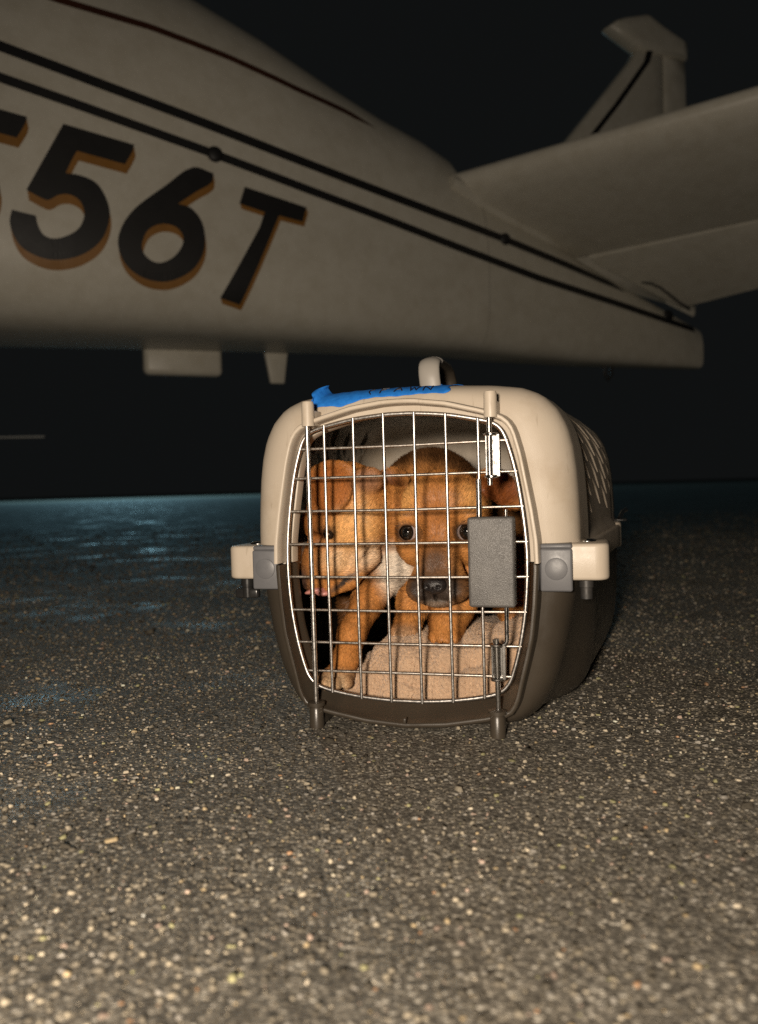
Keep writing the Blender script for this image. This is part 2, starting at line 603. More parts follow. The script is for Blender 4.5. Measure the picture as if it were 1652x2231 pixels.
for sg in (1, -1):
    sec = [(sg * y, 1.135 - .68 * y, 1.063 + .045 * y, .545 - .665 * y, .920 + .04 * y) for y in (.0, .15, .4, .8, 1.2)]
    sec.append((sg * 1.29, .20, 1.115, -.27, .985))
    st = wing_strip("horizontal_stabilizer", sec, M_PAINT, plane, .062)
    sec = [(sg * y, .535 - .665 * y, .919 + .04 * y, .132 - .37 * y, .770 + .07 * y) for y in (.055, .2, .4, .8, 1.2)]
    sec.append((sg * 1.28, -.29, .97, -.33, .91))
    wing_strip("elevator", sec, M_PAINT, plane, .045, False)
# fillet along the tailplane root, and skin seams
for sg in (1, -1):
    pts = []
    for t in np.linspace(0, 1, 14):
        sx = 1.06 - .52 * t
        zz = 1.064 - .142 * t
        pts.append((sx, sg * (ysurf(sx, zz) + .004), zz - .012))
    MB().tube(pts, [.006 + .022 * math.sin(math.pi * min(1, .15 + .85 * i / 13)) ** .5 for i in range(14)], 12).build("root_fillet", M_PAINT, plane)
M_SEAM = mottled("seam_shadow", (.26, .245, .215), (.36, .34, .30), 30, (.5, .7))
for sx in (.945, 2.42):
    t, b, w = prof(sx)
    vs = []
    zz = np.linspace(b + .012, t - .05, 40)
    for z in zz:
        vs += [(sx - .0011, ysurf(sx, z) + .0012, z), (sx + .0011, ysurf(sx, z) + .0012, z)]
    o = MB().add(vs, [(2 * i, 2 * i + 1, 2 * i + 3, 2 * i + 2) for i in range(39)]).build("skin_seam", M_SEAM, plane)
    fix_normals(o)
# belly antennas and tie-down
o = MB().box(1.672, 1.893, -.175, -.125, .5155, .62).build("belly_fairing", M_PAINT, plane, bevel=.016, seg=3)
def blade(s0, s1, s2, s3, y, z0, z1, nm):
    vs = [(s0, y - .012, z0), (s1, y - .012, z0), (s1, y + .012, z0), (s0, y + .012, z0), (s2, y - .007, z1), (s3, y - .007, z1), (s3, y + .007, z1), (s2, y + .007, z1)]
    o = MB().add(vs, [(0, 1, 2, 3), (4, 7, 6, 5), (0, 4, 5, 1), (1, 5, 6, 2), (2, 6, 7, 3), (3, 7, 4, 0)]).build(nm, M_PAINT, plane, bevel=.004)
    fix_normals(o)
blade(1.470, 1.549, 1.485, 1.528, -.14, .62, .500, "blade_antenna")
o = MB().tube([(.40, 0, .58), (.40, 0, .545), (.385, 0, .525), (.37, 0, .545), (.37, 0, .58)], .006).build("tie_down_ring", M_DARKMETAL, plane)
# seam of the root fairing and a short grab wire on the elevator
o = MB().tube([(.30 - .02 * k, .075 + .022 * k, .842 - .018 * k + .012 * math.sin(k)) for k in range(6)], .004).build("bonding_strap", M_DARKMETAL, plane)

# ------------------------------------------------------------------ pet carrier
CO = Vector((.01445, .6037, 0))
CR = -R(16)
M_CREAM = mottled("cream_plastic", (.475, .405, .325), (.50, .43, .345), 30, (.36, .48), 1400, .00012, .5)
def smudge(mt, scale, lo):
    """handling marks: soft grime and fine scratches over the base colour"""
    nt = mt.node_tree
    b = nt.nodes["Principled BSDF"]
    src = b.inputs['Base Color'].links[0].from_socket
    v = coords(nt)
    n = noise(nt, v, scale, 9, .68)
    r = ramp(nt, n.outputs['Fac'], [(.50, (1, 1, 1)), (.70, (lo, lo * .96, lo * .9))])
    mp = N(nt, 'ShaderNodeMapping')
    mp.inputs['Scale'].default_value = (260, 18, 40)
    mp.inputs['Rotation'].default_value = (.5, .3, .8)
    nt.links.new(v, mp.inputs['Vector'])
    sc = noise(nt, mp.outputs[0], 1.0, 2)
    r2 = ramp(nt, sc.outputs['Fac'], [(.66, (1, 1, 1)), (.72, (.86, .85, .83))])
    for q in (r, r2):
        mx = N(nt, 'ShaderNodeMix', data_type='RGBA', blend_type='MULTIPLY')
        mx.inputs['Factor'].default_value = 1
        nt.links.new(src, mx.inputs['A'])
        nt.links.new(q.outputs[0], mx.inputs['B'])
        src = mx.outputs['Result']
    nt.links.new(src, b.inputs['Base Color'])
smudge(M_CREAM, 14, .84)
M_TAUPE = mottled("dark_brown_plastic", (.040, .032, .0235), (.052, .042, .031), 22, (.28, .42), 1400, .00012, .5)
M_CLIP = mottled("grey_clip_plastic", (.115, .115, .122), (.135, .135, .142), 80, (.38, .5), 1600, .0001, .4)
M_STEEL = mottled("chromed_wire", (.80, .78, .76), (.60, .56, .52), 160, (.23, .36), 500, .0001, .2, metal=1.0)
M_DULLWIRE = mottled("dull_wire", (.62, .58, .54), (.36, .31, .26), 220, (.30, .52), 600, .0002, .4, metal=1.0)
M_BRIGHT = mottled("bright_steel", (.72, .70, .68), (.62, .60, .57), 90, (.12, .22), metal=1.0)
M_BLACKPLASTIC = mottled("black_plastic", (.014, .014, .014), (.022, .021, .020), 90, (.2, .35))

def leather_box():
    mt, nt, b = node_mat("grained_black_plastic", (.085, .080, .076), .42, 0, .6)
    v = coords(nt)
    vo = N(nt, 'ShaderNodeTexVoronoi')
    vo.inputs['Scale'].default_value = 1900
    nt.links.new(v, vo.inputs['Vector'])
    bump(nt, b, vo.outputs['Distance'], .8, .0002)
    n = noise(nt, v, 60, 5)
    r = ramp(nt, n.outputs['Fac'], [(.35, (.075, .071, .068)), (.65, (.11, .104, .098))])
    nt.links.new(r.outputs[0], b.inputs['Base Color'])
    return mt
M_BOX = leather_box()

carrier = thing("pet_carrier", "cream and dark brown plastic pet carrier with wire door standing on the asphalt", "pet carrier", CO, CR)

ZC = .1235
B_R = [(0, 4.4), (30, 6.5), (60, 12), (74, 15.6), (79, 18.8), (82.5, 27), (85.5, 40), (89.5, 56), (93, 72), (95.5, 95), (97, 120), (96.4, 140), (93.8, 160), (90.8, 178), (87, 200), (83.4, 214), (80.5, 221), (75.5, 225.8), (69, 228.6), (60, 231.5), (35, 238), (12, 241), (0, 241.3)]
O_R = [(0, 0), (50, 0), (70, .3), (84, 3.5), (95, 11), (104, 24), (110.5, 40), (116, 60), (121, 85), (125, 108), (127.5, 130), (127.5, 150), (126.8, 170), (125.5, 190), (123.3, 207), (119.5, 222), (112.5, 235.5), (102, 246), (88, 252), (66, 255), (40, 256.5), (0, 257)]
def polar(half):
    """closed symmetric contour -> radius as a function of angle about (0, ZC)"""
    P = half + [(-x, z) for x, z in reversed(half[1:-1])]
    d = []
    for i in range(len(P)):
        a, b = P[i], P[(i + 1) % len(P)]
        for k in range(20):
            t = k / 20
            x, z = a[0] + (b[0] - a[0]) * t, a[1] + (b[1] - a[1]) * t - ZC * 1000
            d.append((math.atan2(z, x) % (2 * math.pi), math.hypot(x, z) / 1000))
    d.sort()
    A = np.array([q[0] for q in d]); Rr = np.array([q[1] for q in d])
    A = np.concatenate([A - 2 * np.pi, A, A + 2 * np.pi]); Rr = np.tile(Rr, 3)
    al = np.linspace(0, 2 * np.pi, 721)[:-1]
    v = np.interp(al, A, Rr)
    ker = np.array([1, 2, 3, 2, 1.]) / 9
    v = np.convolve(np.concatenate([v[-2:], v, v[:2]]), ker, 'valid')
    return lambda a: float(np.interp(a % (2 * np.pi), np.append(al, 2 * np.pi), np.append(v, v[0])))
rB, rO = polar(B_R), polar(O_R)
rO2 = polar([(0, 0), (60, 0), (86, .2), (98, 1.8), (108, 5.5), (116, 12), (121.5, 24), (124.5, 40), (126, 60), (127, 85), (127.5, 108)] + O_R[10:])

def smooth(a, b, x):
    t = min(max((x - a) / (b - a), 0), 1)
    return t * t * (3 - 2 * t)

def splay(v):
    """the body widens towards the rear"""
    return 1 + .20 * min(max((v - .045) / .27, 0), 1)

def shell(upper):
    """closed thick half shell: inner wall, door lip, outer wall"""
    n = 84
    al = [math.pi * (1 - i / n) if upper else math.pi * (1 + i / n) for i in range(n + 1)]
    TH = .0055 if upper else .003
    rings = []   # each: function angle -> radius, v
    def o_r(a, v):
        r = rO(a)
        x, z = math.cos(a), math.sin(a)
        if upper:  # recessed vent panel on the sides
            zz = ZC + r * z
            k = smooth(.090, .099, v) * smooth(.365, .35, v) * smooth(.135, .142, zz) * smooth(.252, .243, zz) * min(1, abs(x) * 1.4)
            r -= .0045 * k
        else:      # shallow ribs of the lower half
            zz = ZC + r * z
            g2 = smooth(.040, .125, v)
            r += (rO2(a) - r) * g2
            k = smooth(.140, .148, v) * smooth(.34, .33, v) * smooth(.02, .04, zz)
            r -= .003 * k
        return r
    back = .40
    # inner wall, back to front
    rings.append((lambda a: .002, back - .006))
    rings.append((lambda a: o_r(a, .36) * .55, back - .006))
    for ps in (70, 45, 20, 0):
        f = 1 - .22 * (1 - math.cos(R(ps)))
        v = .35 + .044 * math.sin(R(ps))
        rings.append((lambda a, f=f, v=v: (o_r(a, .36) - TH) * f, v))
    for v in np.linspace(.345, .10, 26):
        rings.append((lambda a, v=v: o_r(a, v) - TH, v))
    for v in (.096, .092, .088, .075, .062):
        rings.append((lambda a, v=v: o_r(a, v) - TH, v))
    for ph in (80, 65, 50, 35, 20):
        g = math.sin(R(ph))
        v = .028 + .020 * (1 - math.cos(R(ph)))
        rings.append((lambda a, g=g: rB(a) + .001 + (rO(a) - TH - rB(a) - .001) * g, v))
    if upper:
        LP = [(-.0030, .0275), (-.0062, .0265), (-.0062, .0180), (-.0055, .0165), (-.0004, .0155), (0, .010), (0, .0012), (.0008, .0002), (.0018, 0), (.0030, .0004), (.0036, .0018), (.0040, .010), (.0048, .017)]
    else:
        LP = [(-.0040, .0290), (-.0115, .0285), (-.0118, .0255), (-.0105, .0235), (-.0035, .0120), (-.0012, .0050), (-.0012, .0028), (-.0006, .0022), (.0008, .002), (.0022, .0024), (.0028, .0036), (.0032, .010), (.0044, .017)]
    for d, v in LP:
        rings.append((lambda a, d=d: rB(a) + (d if upper or d > -.0012 else d * (.5 + .5 * math.sin(a) ** 2)), v))
    for ph in (8, 18, 30, 42, 54, 66, 78, 90):
        g = math.sin(R(ph))
        v = .018 + .026 * (1 - math.cos(R(ph)))
        rings.append((lambda a, g=g: rB(a) + .0056 + (rO(a) - rB(a) - .0056) * g, v))
    for v in (.055, .066, .078, .086, .0895, .0925, .0955, .0985, .102):
        rings.append((lambda a, v=v: o_r(a, v), v))
    for v in np.linspace(.11, .355, 26):
        rings.append((lambda a, v=v: o_r(a, v), v))
    for ps in (12, 30, 50, 70, 85):
        f = 1 - .22 * (1 - math.cos(R(ps)))
        v = .355 + .045 * math.sin(R(ps))
        rings.append((lambda a, f=f: o_r(a, .36) * f, v))
    rings.append((lambda a: o_r(a, .36) * .55, back))
    rings.append((lambda a: .002, back))
    vs, fs = [], []
    off = .0006 if upper else -.0006
    for fr, v in rings:
        for a in al:
            r = fr(a)
            z = ZC + r * math.sin(a)
            vs.append((r * math.cos(a) * splay(v), v, (max(z, ZC + off) if upper else min(z, ZC + off))))
    k = n + 1
    for i in range(len(rings) - 1):
        for j in range(n):
            fs.append((i * k + j, i * k + j + 1, (i + 1) * k + j + 1, (i + 1) * k + j))
    fs.append(tuple(i * k for i in range(len(rings))))
    fs.append(tuple(i * k + n for i in range(len(rings)))[::-1])
    last = (len(rings) - 1) * k
    fs.append(tuple(range(k))[::-1])
    fs.append(tuple(range(last, last + k)))
    # back plate joins the two poles
    o = MB().add(vs, fs).build("upper_shell" if upper else "lower_shell", M_CREAM if upper else M_TAUPE, carrier)
    fix_normals(o)
    return o

up_shell = shell(True)
lo_shell = shell(False)

# vent slots cut through both sides of the upper shell
cut = MB()
for sgn in (1, -1):
    for ci_, vc in enumerate((.126, .190, .254, .318)):
        for k in range(5):
            zc_ = .166 + k * .0150 + (.0060 if ci_ % 2 else 0)
            ln, wd, ti = .0310 - .0008 * abs(k - 2), .0050, R(-24)
            ring = []
            for j in range(20):
                a = 2 * math.pi * j / 20
                x, z = ln * math.cos(a), wd * math.sin(a) * (1 - .45 * abs(math.cos(a)))
                ring.append((vc + x * math.cos(ti) - z * math.sin(ti), zc_ + x * math.sin(ti) + z * math.cos(ti)))
            vs = [(sgn * .095, p, q) for p, q in ring] + [(sgn * .175, p, q) for p, q in ring]
            fs = [(j, (j + 1) % 20, 20 + (j + 1) % 20, 20 + j) for j in range(20)] + [tuple(range(20))[::-1], tuple(range(20, 40))]
            cut.add(vs, fs)
cutter = cut.build("vent_cutter", None, None, smooth=False)
fix_normals(cutter)
bl = up_shell.modifiers.new("vents", 'BOOLEAN')
bl.operation = 'DIFFERENCE'
bl.solver = 'EXACT'
cutter.parent = carrier
bl.object = cutter
bpy.context.view_layer.update()
dg = bpy.context.evaluated_depsgraph_get()
nm_ = bpy.data.meshes.new_from_object(up_shell.evaluated_get(dg))
up_shell.modifiers.clear()
up_shell.data = nm_
bpy.data.objects.remove(cutter)
up_shell.data.set_sharp_from_angle(angle=R(45))
lo_shell.data.set_sharp_from_angle(angle=R(50))

# clamping rim and corner tabs
def rbox(x0, x1, y0, y1, z0, z1, rad, sgn, seg=6):
    """block whose outer vertical edges are rounded"""
    pts = []
    for cx, cy, a0 in ((x1 - rad, y0 + rad, -90), (x1 - rad, y1 - rad, 0)):
        for k in range(seg + 1):
            a = R(a0 + 90 * k / seg)
            pts.append((cx + rad * math.cos(a), cy + rad * math.sin(a)))
    pts += [(x0, y1), (x0, y0)]
    n = len(pts)
    vs = [(sgn * x, y, z) for z in (z0, z1) for x, y in pts]
    fs = [(j, (j + 1) % n, n + (j + 1) % n, n + j) for j in range(n)] + [tuple(range(n))[::-1], tuple(range(n, 2 * n))]
    return MB().add(vs, fs)
for sgn in (-1, 1):
    r_ = MB()
    vv = np.linspace(.05, .37, 12)
    vs = []
    for v in vv:
        w = .1262 * splay(v)
        vs += [(sgn * (w - .004), v, .1135), (sgn * (w + .005), v, .1135), (sgn * (w + .005), v, .1345), (sgn * (w - .004), v, .1345)]
    fs = []
    for i in range(11):
        for j in range(4):
            fs.append((i * 4 + j, i * 4 + (j + 1) % 4, (i + 1) * 4 + (j + 1) % 4, (i + 1) * 4 + j))
    fs += [(3, 2, 1, 0), (44, 45, 46, 47)]
    o = r_.add(vs, fs).build("clamping_rim", M_CREAM, carrier, bevel=.0015)
    fix_normals(o)
    for v0, v1 in ((.016, .070), (.325, .382)):
        ex = 0 if v0 < .1 else .010
        o = rbox(.096 + 2 * ex, .1475 + ex, v0, v1, .1105, .1368, .010, sgn).build("corner_tab", M_CREAM, carrier, bevel=.0025, seg=3)
        fix_normals(o)
        hd = lathe([(.0062, 0), (.0062, .0010), (.0046, .0020), (.001, .0023)], 20, 'z', (sgn * (.132 + ex), (v0 + v1) / 2, .1367)).build("screw_head", M_BRIGHT, o)
    # wing nut under the front tab
    c = (-.1335, .024, 0) if sgn < 0 else (.131, .034, 0)
    wn = lathe([(.0052, .1112), (.0052, .1040), (.0044, .1036), (.0044, .0955), (.0016, .0950)], 18, 'z', c).build("wing_nut", M_BLACKPLASTIC if sgn < 0 else M_DARKMETAL, carrier, auto=40)
    fix_normals(wn)
    if sgn < 0:
        o = MB().box(c[0] - .0100, c[0] + .0100, c[1] - .0030, c[1] + .0030, .0945, .1025).build("nut_wing", M_BLACKPLASTIC, wn, bevel=.0018)
    # grey clip plate with its thumb disc
    cl = MB()
    cl.box(sgn * .1000, sgn * .1225, .0095, .0135, .1032, .1340)
    cl.box(sgn * .1000, sgn * .1225, .0110, .0300, .1335, .1372)
    clip = cl.build("clip", M_CLIP, carrier, bevel=.0016, seg=2)
    fix_normals(clip)
    o = lathe([(.0079, .0102), (.0079, .0088), (.0072, .0084), (.001, .0084)], 28, 'y', (sgn * .1113, 0, .1195)).build("thumb_disc", M_CLIP, clip, auto=40)
    fix_normals(o)
    # hinge sockets on top and feet below
    up_z = [(.0049, .2278), (.0047, .2440), (.0042, .2462), (.0026, .2466), (.0012, .2462)]
    o = lathe(up_z, 20, 'z', (sgn * .0687, .0005, 0)).build("hinge_socket", M_CREAM, carrier, auto=45)
    fix_normals(o)
    o = MB().box(sgn * .0687 - .0044, sgn * .0687 + .0044, .001, .030, .2282, .2400).build("socket_web", M_CREAM, carrier, bevel=.001)
    fo = lathe([(.0056, 0), (.0054, .0145), (.0040, .0165), (.0066, .0168), (.0066, .0192), (.0034, .0200)], 20, 'z', (sgn * .0687, .0005, 0)).build("hinge_foot", M_TAUPE, carrier, auto=40)
    fix_normals(fo)
    o = MB().box(sgn * .0687 - .0040, sgn * .0687 + .0040, .001, .034, .0008, .0120).build("foot_web", M_TAUPE, carrier, bevel=.001)

# small moulded latch tab under the door sill
MB().box(-.001, .0012, -.0006, .0045, .0058, .0100).build("sill_rib", M_TAUPE, lo_shell, bevel=.0004)

# ---- wire door
door = bpy.data.objects.new("door", None)
COL.objects.link(door)
door.parent = carrier
door['label'] = "chromed wire grid door with black latch box"
F_R = [(0, 21), (12, 21.1), (34, 22.7), (57, 26.3), (69.5, 30.2), (76.2, 36.5), (80.2, 46), (85.2, 65), (89.2, 89), (91.2, 115), (91, 139), (88.4, 165), (84.2, 190.5), (79, 210), (75.0, 219.2), (69, 224.3), (58, 227.5), (35, 232), (11, 234.2), (0, 234.4)]
def frame_half_width(z):
    zz = z * 1000
    xs = [p[0] for p in F_R[3:-3]]; ys = [p[1] for p in F_R[3:-3]]
    return float(np.interp(zz, ys, xs)) / 1000
def frame_z(u, top):
    uu = abs(u) * 1000
    if top:
        q = F_R[-6:][::-1]
        return float(np.interp(uu, [p[0] for p in q], [p[1] for p in q])) / 1000
    q = F_R[:6]
    return float(np.interp(uu, [p[0] for p in q], [p[1] for p in q])) / 1000
loop = [(x / 1000, z / 1000) for x, z in F_R] + [(-x / 1000, z / 1000) for x, z in reversed(F_R[1:-1])]
dense = []
nl = len(loop)
for i in range(nl):   # catmull-rom
    p0, p1, p2, p3 = [Vector(loop[(i + k) % nl]) for k in (-1, 0, 1, 2)]
    for k in range(4):
        t = k / 4
        dense.append(.5 * ((2 * p1) + (-p0 + p2) * t + (2 * p0 - 5 * p1 + 4 * p2 - p3) * t * t + (-p0 + 3 * p1 - 3 * p2 + p3) * t ** 3))
MB().tube([(p.x, .0075, p.y) for p in dense], .00165, 10, closed=True).build("frame_wire", M_STEEL, door)
for u in (-.0575, -.0345, -.0112, .0122, .0355, .0588):
    jit = random.uniform(-.0004, .0004)
    z0, z1 = frame_z(u, False), frame_z(u, True)
    if u > .05:
        MB().tube([(u, .0048, .1840), (u, .0045, z1 + .0006)], .00118, 10).build("vertical_wire", M_STEEL, door)
        MB().tube([(u + .0004, .0048, z0 - .0006), (u + .0004, .0046, .0945)], .00118, 10).build("vertical_wire", M_STEEL, door)
    else:
        MB().tube([(u + .0006, .0048, z0 - .0006), (u + jit, .0044, (z0 + z1) / 2), (u - .0002, .0046, z1 + .0006)], .00118, 10).build("vertical_wire", M_STEEL, door)
for z in (.2113, .1890, .1640, .1388, .1138, .0885, .0637, .0417):
    w = frame_half_width(z)
    jit = random.uniform(-.0005, .0005)
    MB().tube([(-w - .0012, .0072, z - .0002), (0, .0068, z + jit), (w + .0012, .0070, z + .0005)], .00105, 10).build("horizontal_wire", M_DULLWIRE, door)
# hinge rod on the left, spring latch on the right
MB().tube([(-.0698, .0004, .2290), (-.0692, .0002, .1200), (-.0688, .0004, .0175)], .00185, 12).build("hinge_rod", M_STEEL, door)
MB().tube([(.0676, .0006, .2300), (.0672, .0004, .1800)], .00185, 12).build("latch_rod", M_BRIGHT, door)
MB().tube([(.0590, .0010, .1845), (.0588, .0010, .1560)], .0021, 12).build("latch_rod", M_BRIGHT, door)
hook = [(.0767, .0012, .0960), (.0766, .0012, .0720)]
for k in range(8):
    a = R(-180 * k / 7)
    hook.append((.0722 + .0044 * math.cos(a), .0010, .0700 + .0044 * math.sin(a)))
MB().tube(hook, .0017, 10).build("latch_hook", M_BRIGHT, door)
MB().tube([(.0692, .0006, .0705), (.0695, .0004, .0170)], .0019, 12).build("latch_rod", M_BRIGHT, door)
for (z0, z1, u) in ((.1860, .2160, .0695), (.0415, .0660, .0703)):
    sl = MB()
    vs = []
    for z in (z0, z1):
        for q in ((-.0050, -.0005), (-.0050, .0055), (.0052, .0055), (.0052, -.0005), (.0028, -.0005), (.0028, .0042), (-.0038, .0042), (-.0038, -.0005)):
            vs.append((u + q[0], q[1], z))
    n = 8
    sl.add(vs, [(j, (j + 1) % n, n + (j + 1) % n, n + j) for j in range(n)] + [tuple(range(n))[::-1], tuple(range(n, 2 * n))])
    s_ = sl.build("latch_sleeve", M_BRIGHT, door, smooth=False, bevel=.0003)
    fix_normals(s_)
    for zz in (z0, z1):
        o = lathe([(.0046, zz - .0011), (.0052, zz - .0004), (.0052, zz + .0006), (.0040, zz + .0012)], 20, 'z', (u - .0012, .0015, 0)).build("latch_washer", M_BRIGHT, door, auto=40)
        fix_normals(o)
lb = MB().box(.0515, .0842, -.0085, .0055, .0940, .1577).build("latch_box", M_BOX, door, bevel=.0021, seg=4)
MB().box(.0560, .0800, .0050, .0085, .0985, .1535).build("latch_back_plate", M_BLACKPLASTIC, door, bevel=.001)
MB().tube([(.0775, .0030, .1570), (.0775, .0030, .1625)], .0013, 10).build("latch_pin", M_BRIGHT, door)

# ---- folding handle on the roof
hv = []
hp = [(.171, .2545), (.168, .268), (.166, .280), (.168, .291), (.176, .297), (.190, .299), (.230, .299), (.245, .296), (.252, .288), (.254, .275), (.254, .2545)]
ring = [(.0078 * math.cos(2 * math.pi * j / 16), .0046 * math.sin(2 * math.pi * j / 16)) for j in range(16)]
vs, fs = [], []
for i, (v, z) in enumerate(hp):
    a = hp[max(i - 1, 0)]; b = hp[min(i + 1, len(hp) - 1)]
    t = Vector((0, b[0] - a[0], b[1] - a[1])).normalized()
    nrm = Vector((1, 0, 0)).cross(t)
    lean = -.004 * (z - .2545) / .045
    for x, y in ring:
        p = Vector((-.0085 + lean, v, z)) + Vector((1, 0, 0)) * x * 1.3 + nrm * y
        vs.append(p)
quad = lambda i: [(i * 16 + j, i * 16 + (j + 1) % 16, (i + 1) * 16 + (j + 1) % 16, (i + 1) * 16 + j) for j in range(16)]
nh = len(hp)
fs = [q for i in range(5) for q in quad(i)] + [tuple(range(16))[::-1], tuple(range(80, 96))]
hd = MB().add(vs[:96], fs).build("handle", mottled("handle_plastic", (.36, .335, .30), (.40, .37, .33), 40, (.4, .5)), carrier)
fix_normals(hd)
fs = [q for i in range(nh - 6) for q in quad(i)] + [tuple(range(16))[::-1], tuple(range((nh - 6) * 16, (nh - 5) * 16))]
gr = MB().add(vs[80:], fs).build("handle_shaded_rear", M_TAUPE, hd)  # rear half of the handle loop; dark colour stands in for its shade
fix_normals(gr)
sb = hd.modifiers.new('s', 'SUBSURF'); sb.levels = 1; sb.render_levels = 1
for v in (.171, .254):
    o = MB().box(-.022, .005, v - .010, v + .010, .2525, .2585).build("handle_base", M_CREAM, hd, bevel=.002)
MB().box(.006, .018, .170, .190, .2530, .2690).build("handle_pivot", M_TAUPE, hd, bevel=.003, seg=3)

# ---- rear lever latch on the right side
MB().box(.1500, .1640, .352, .372, .1369, .1392).build("side_lever", M_BLACKPLASTIC, carrier, bevel=.001)
MB().tube([(.156, .362, .139), (.160, .368, .147), (.164, .372, .149)], .0022, 10).build("side_lever", M_BRIGHT, carrier)

# ---- blue tape on the roof front
def tape():
    mt, nt, b = node_mat("blue_tape", (.012, .15, .60), .62, 0, .3)
    v = coords(nt)
    n = noise(nt, v, 260, 5, .7)
    r = ramp(nt, n.outputs['Fac'], [(.3, (.012, .14, .52)), (.7, (.022, .215, .70))])
    nt.links.new(r.outputs[0], b.inputs['Base Color'])
    w = N(nt, 'ShaderNodeTexWave')
    w.inputs['Scale'].default_value = 420
    w.inputs['Distortion'].default_value = 2
    nt.links.new(v, w.inputs['Vector'])
    bump(nt, b, w.outputs['Fac'], .35, .0002)
    me = up_shell.data
    bvh = BVHTree.FromPolygons([v.co for v in me.vertices], [p.vertices for p in me.polygons])
    nu, nv = 70, 22
    def surf(u, v, off):
        h = bvh.ray_cast(Vector((u, v, .4)), Vector((0, 0, -1)))
        return h[0] + h[1] * off
    rr = random.Random(3)
    lo = [.0186 + .0004 * math.sin(i * .23) + .0001 * math.sin(i * .9) for i in range(nu + 1)]
    vs, fs = [], []
    for i in range(nu + 1):
        t = i / nu
        for j in range(nv + 1):
            q = j / nv
            # strip runs from the left shoulder to the foot of the handle
            u = -.0800 + .1120 * t + .0085 * q + (.0028 * math.sin(q * 9) if i in (0, nu) else 0)
            v0 = lo[i] + (.0012 * max(0, (t - .85) / .15)) + .0022 * max(0, .30 - t) / .30
            v = v0 + (.026 + .010 * t) * q * (.25 + .75 * q)
            p = surf(u, v, .0005 + .0003 * math.sin(i * .45 + j * .3) ** 2)
            lift = max(0, (.085 - t) / .085) ** 1.6
            p = p + Vector((.004 * lift, -.002 * lift, .0085 * lift * (.35 + .65 * q)))
            vs.append(p)
    for i in range(nu):
        for j in range(nv):
            a = i * (nv + 1) + j
            fs.append((a, a + 1, a + nv + 2, a + nv + 1))
    o = MB().add(vs, fs).build("tape", mt, carrier)
    fix_normals(o)
    sd = o.modifiers.new('thick', 'SOLIDIFY'); sd.thickness = .0002
    o['label'] = "strip of blue tape with black handwriting on the carrier roof"
    # tab of tape running up the handle foot
    vs = []
    for i in range(9):
        t = i / 8
        for k in (-1, 0, 1):
            vs.append((-.0080 + k * .0086, .1655 - (.0012 if k == 0 else -.0020), .2560 + .0145 * t * (1 + .25 * k)))
    o2 = MB().add(vs, [(i * 3 + k, (i + 1) * 3 + k, (i + 1) * 3 + k + 1, i * 3 + k + 1) for i in range(8) for k in (0, 1)]).build("handle_tape", mt, o)
    # handwriting
    ink = mottled("marker_ink", (.006, .007, .012), (.010, .011, .02), 300, (.5, .7))
    glyphs = {
        '(': [[(.7, 1), (.3, .75), (.25, .4), (.5, 0)]],
        'F': [[(0, 0), (0.05, 1)], [(0.05, 1), (.75, 1.02)], [(.02, .52), (.55, .55)]],
        'A': [[(0, 0), (.4, 1), (.8, .02)], [(.15, .38), (.66, .4)]],
        'W': [[(0, 1), (.22, 0), (.48, .7), (.74, .02), (1.0, 1)]],
        'N': [[(0, 0), (.05, 1), (.75, .05), (.8, 1.02)]],
    }
    u0 = -.0290
    for ch in "(FAWN":
        mb = MB()
        for st in glyphs[ch]:
            pts = []
            for a, b in zip(st, st[1:]):
                for k in range(5):
                    t = k / 5
                    pts.append((a[0] + (b[0] - a[0]) * t, a[1] + (b[1] - a[1]) * t))
            pts.append(st[-1])
            mb.tube([surf(u0 + x * .0078, .0212 + y * .0075, .0012) for x, y in pts], .00052, 6)
        wr = mb.build("written_letter", ink, o)
        u0 += .0112
tape()

